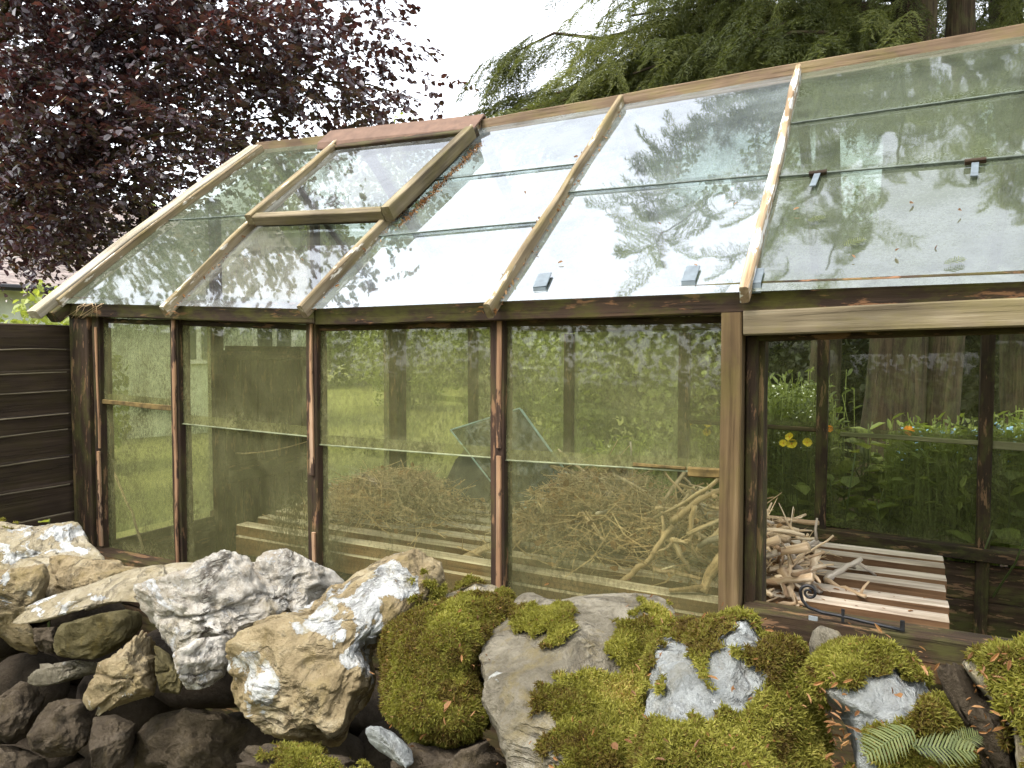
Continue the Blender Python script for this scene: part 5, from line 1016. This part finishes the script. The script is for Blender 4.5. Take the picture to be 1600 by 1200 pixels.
def sheet(name, label, cat, pts, th, mat, edge=None):
    P = np.array(pts); n = nrm(np.cross(P[1]-P[0], P[2]-P[0])); n = n if n@(P[0]-CAM) > 0 else -n
    base = P.mean(0); base[2] = P[:, 2].min(); m = len(P)
    if edge is None:
        V = np.concatenate([P, P+n*th]); Fc = [list(range(m)), list(range(m, 2*m))[::-1]]+[[i, (i+1) % m, (i+1) % m+m, i+m] for i in range(m)]
        return tag(mesh(name, V, Fc, mat, base=base), label, cat)
    o = tag(mesh(name, P, [list(range(m))], mat, base=base), label, cat)
    for i in range(m): mb = MB(); beam(mb, P[i], P[(i+1) % m], .005, .006, n, 0, .2); mb.build('edge', edge, o)
    return o
BLUE_EDGE = simple('cut_glass_edge', (.3, .42, .44), .3, 0, .2)
sheet('glass_sheet', 'front loose glass sheet leaning at a tilt on the bench behind the third post', 'glass sheet', [at(704, 672, 2.2), atP(812, 638, at(704, 672, 2.2), nrm([.2, -1, .25])), atP(897, 755, at(704, 672, 2.2), nrm([.2, -1, .25])), atP(806, 802, at(704, 672, 2.2), nrm([.2, -1, .25]))], .004, G_SHEET, BLUE_EDGE)
p_ = at(728, 668, 2.26); n_ = nrm([.2, -1, .25])
sheet('glass_sheet', 'rear loose glass sheet just behind the tilted one on the bench', 'glass sheet', [p_, atP(815, 640, p_, n_), atP(880, 730, p_, n_), atP(800, 775, p_, n_)], .004, G_SHEET, BLUE_EDGE)
p_ = at(735, 790, 2.30); n_ = nrm([.1, -1, .2])
sheet('slate_slab', 'dark broken slate slab standing on the bench behind the glass sheets', 'slate', [atP(x, y, p_, n_) for x, y in ((712, 718), (740, 688), (806, 648), (866, 714), (880, 760), (850, 800), (698, 806), (690, 764))], .012, SLATE)
Pb = np.stack([rng.uniform(-.25, .1, 160), rng.choice(ys, 160)+rng.uniform(-.022, .022, 160), np.full(160, BZ+.006)], 1); Pb[:100, 0] = rng.uniform(-.3, -.05, 100)
V, Fc, tt = leaves(Pb, rng.normal(0, 1, Pb.shape)*np.array([1, 1, .15]), np.array([0, 0, 1])+rng.normal(0, .2, Pb.shape), rng.uniform(.006, .02, 160), rng.uniform(0, .5, 160), .35)
tag(mesh('bench_litter', V, Fc, L_DEAD, attrs={'tint': tt}), 'bark crumbs and leaf scraps scattered on the bare slats of the bench', 'litter', kind='stuff')
# ---------------------------------------------------------------- litter on the roof and on the wall
def sprig(P, d, n, L, label, grp='fir sprigs', k=15):
    d = nrm(d); n = nrm(n); s = np.cross(n, d); mb = MB(); tube(mb, [P, P+d*L*.5+n*L*.04, P+d*L], [L*.012, L*.01, L*.006], 5, tint=.3)
    base = P
    for i in range(k):
        t = (i+.6)/k
        for q in (-1, 1):
            b = P+d*L*t+n*L*.04*math.sin(t*3.1); l_ = L*.42*math.sin(.5+t*2.3)*rng.uniform(.85, 1.15); e = nrm(d*.55+s*q+n*rng.uniform(.0, .25)); w_ = d*L*.018; tp = b+e*l_-n*l_*.12; m = b+e*l_*.55+n*l_*.03
            mb.add([b-w_, b+w_, m+w_*1.1, tp, m-w_*1.1], [[0, 1, 2, 3, 4]], tint=float(rng.uniform(.3, .9)))
    o = mb.build('fir_sprig', L_NEEDLE, base=base, smooth=True); return tag(o, label, 'fir sprig', grp)
def onroof(x, y, off): p = roofpt(x, y, off); p[2] += lift_at(p[0], p[2]); return p
for (x, y, ang, L, lb_) in ((1262, 345, .3, .036, 'green fir sprig on the roof glass under the left clip'), (1318, 385, .6, .045, 'yellowing fir sprig in the middle of the right roof pane'), (1475, 412, .4, .036, 'small fir sprig near the lower edge of the right roof pane')):
    uu = np.array([1, 0, 0.]); vv = np.cross(nroof, uu); sprig(onroof(x, y, .012), uu*math.cos(ang)+vv*math.sin(ang), nroof, L, lb_, 'fir sprigs on the roof glass', 11)
def dleaf(P, n, L, label, grp):
    n = nrm(np.asarray(n)+rng.normal(0, .25, 3)); V, Fc, tt = leaves(np.array([P]), rng.normal(0, 1, (1, 3)), n[None], np.array([L]), np.array([rng.uniform(.05, .5)]), .7); V = V+n*.004
    return tag(mesh('dead_leaf', V, Fc, L_DEAD, base=P, attrs={'tint': tt}), label, 'leaf', grp)
for x, y in ((1033, 352), (1090, 418), (1148, 322), (820, 300), (640, 250), (590, 300), (905, 245), (470, 405), (435, 400), (345, 390), (1420, 320), (1500, 330), (1335, 405), (1240, 330), (690, 300), (300, 395), (880, 410), (1400, 395), (1465, 385), (1060, 265)):
    dleaf(onroof(x, y, .008), nroof, rng.uniform(.009, .017), 'small brown dead leaf stuck to the roof glass', 'dead leaves on the roof glass')
Pn = []
for k in range(900):   # needles gathered along the roof light and the rafters
    f = rng.random()
    if k < 560: q = c_br+(c_tr-c_br)*f-nroof*.045+dx*(.006+abs(rng.normal(0, .009)))-dyv*rng.uniform(0, .03)
    else:
        a, b = RX[rng.integers(0, 3)]; q = a+(b-a)*f**1.5+np.array([1, 0, 0])*(.014+abs(rng.normal(0, .006)))*rng.choice([-1, 1])-nroof*.006
    Pn.append(LIFT(np.array([q]))[0])
Pn = np.array(Pn); V, Fc, tt = leaves(Pn, rng.normal(0, 1, Pn.shape), nroof+rng.normal(0, .5, Pn.shape), rng.uniform(.006, .018, len(Pn)), rng.uniform(0, .8, len(Pn)), .5)
tag(mesh('leaf_litter', V, Fc, L_DEAD, attrs={'tint': tt}), 'brown needles and leaf litter gathered along the roof light and rafters', 'leaf litter', kind='stuff')
for (x, y, dpx, Y_, L, lb_) in ((1428, 1138, (-58, 46), .66, .046, 'fir sprig lying on the bare pale stone face at lower right'), (1425, 1168, (55, 26), .66, .042, 'right hand fir sprig of the pair on the mossy stone'), (1478, 1166, (36, -14), .68, .028, 'small fir sprig tip above the pair on the mossy stone')):
    st = STONES['wall_stone26'][0]; px = proj(st); dd = np.hypot(px[:, 0]-x, px[:, 1]-y)+2000*((st-CAM)@fw); i = dd.argmin(); p = st[i]-nrm(st[i]-CAM)*.022
    d2 = ray(x+dpx[0], y+dpx[1])-ray(x, y); n2 = nrm([0, -.5, .85]); d2 = d2-n2*(d2@n2); sprig(p, d2, n2, L, lb_, 'fir sprigs on the mossy stone', 16)
LT = []; 
for key in ('wall_stone21', 'wall_stone24', 'wall_stone26', 'wall_stone23', 'wall_stone28'):
    X3, F3, o_, n3 = STONES[key]; N3, _ = vnormals(X3, F3); vis = ((CAM-X3)*N3).sum(1) > 0; ids = np.where(vis)[0]; q = rng.choice(ids, 85 if key != 'wall_stone23' else 40); LT.append(X3[q]+N3[q]*rng.uniform(.012, .024, (len(q), 1)))
LT = np.concatenate(LT); V, Fc, tt = leaves(LT, rng.normal(0, 1, LT.shape), rng.normal(0, .6, LT.shape)+np.array([0, -.4, .8]), rng.uniform(.004, .012, len(LT)), rng.uniform(.0, .6, len(LT)), .35)
tag(mesh('leaf_litter', V, Fc, L_DEAD, attrs={'tint': tt}), 'orange brown leaf scraps and needles scattered over the moss', 'leaf litter', kind='stuff')
for key, x, y, lb_ in (('wall_stone26', 1405, 1112, 'orange dead leaf lying on the bare patch of the right mossy stone'), ('wall_stone24', 1245, 1122, 'brown curled leaf at the right edge of the middle mossy stone'), ('wall_stone24', 1190, 1052, 'tan dead leaf in the moss above the bare patches'), ('wall_stone23', 1000, 1090, 'pointed brown leaf on the moss of the big grey slab'), ('wall_stone21', 752, 1000, 'tan leaf on the upper right of the moss cushion')):
    X3 = STONES[key][0]; px = proj(X3); i = (np.hypot(px[:, 0]-x, px[:, 1]-y)+3000*((X3-CAM)@fw)).argmin(); dleaf(X3[i]+np.array([0, -.01, .02]), (0, -.5, .8), .013, lb_, 'dead leaves on the moss')
leafy('small leafy weed behind the left end of the stone wall by the fence', 88, 806, 1.35, 0, 26, .05, None, 'weed', .8, 4, .04)
mb = MB()
for k in range(9):
    a = atY(rng.uniform(128, 170), 474, 1.5); tube(mb, [a, a+np.array([rng.uniform(-.05, .05), -.02, -.012]), a+np.array([rng.uniform(-.09, .05), -.02, -.05])], [.0012, .001, .0006], 4)
tag(mb.build('dry_roots', W_TWIG, smooth=True), 'wisps of dry root hanging at the left eave corner', 'roots', kind='stuff')
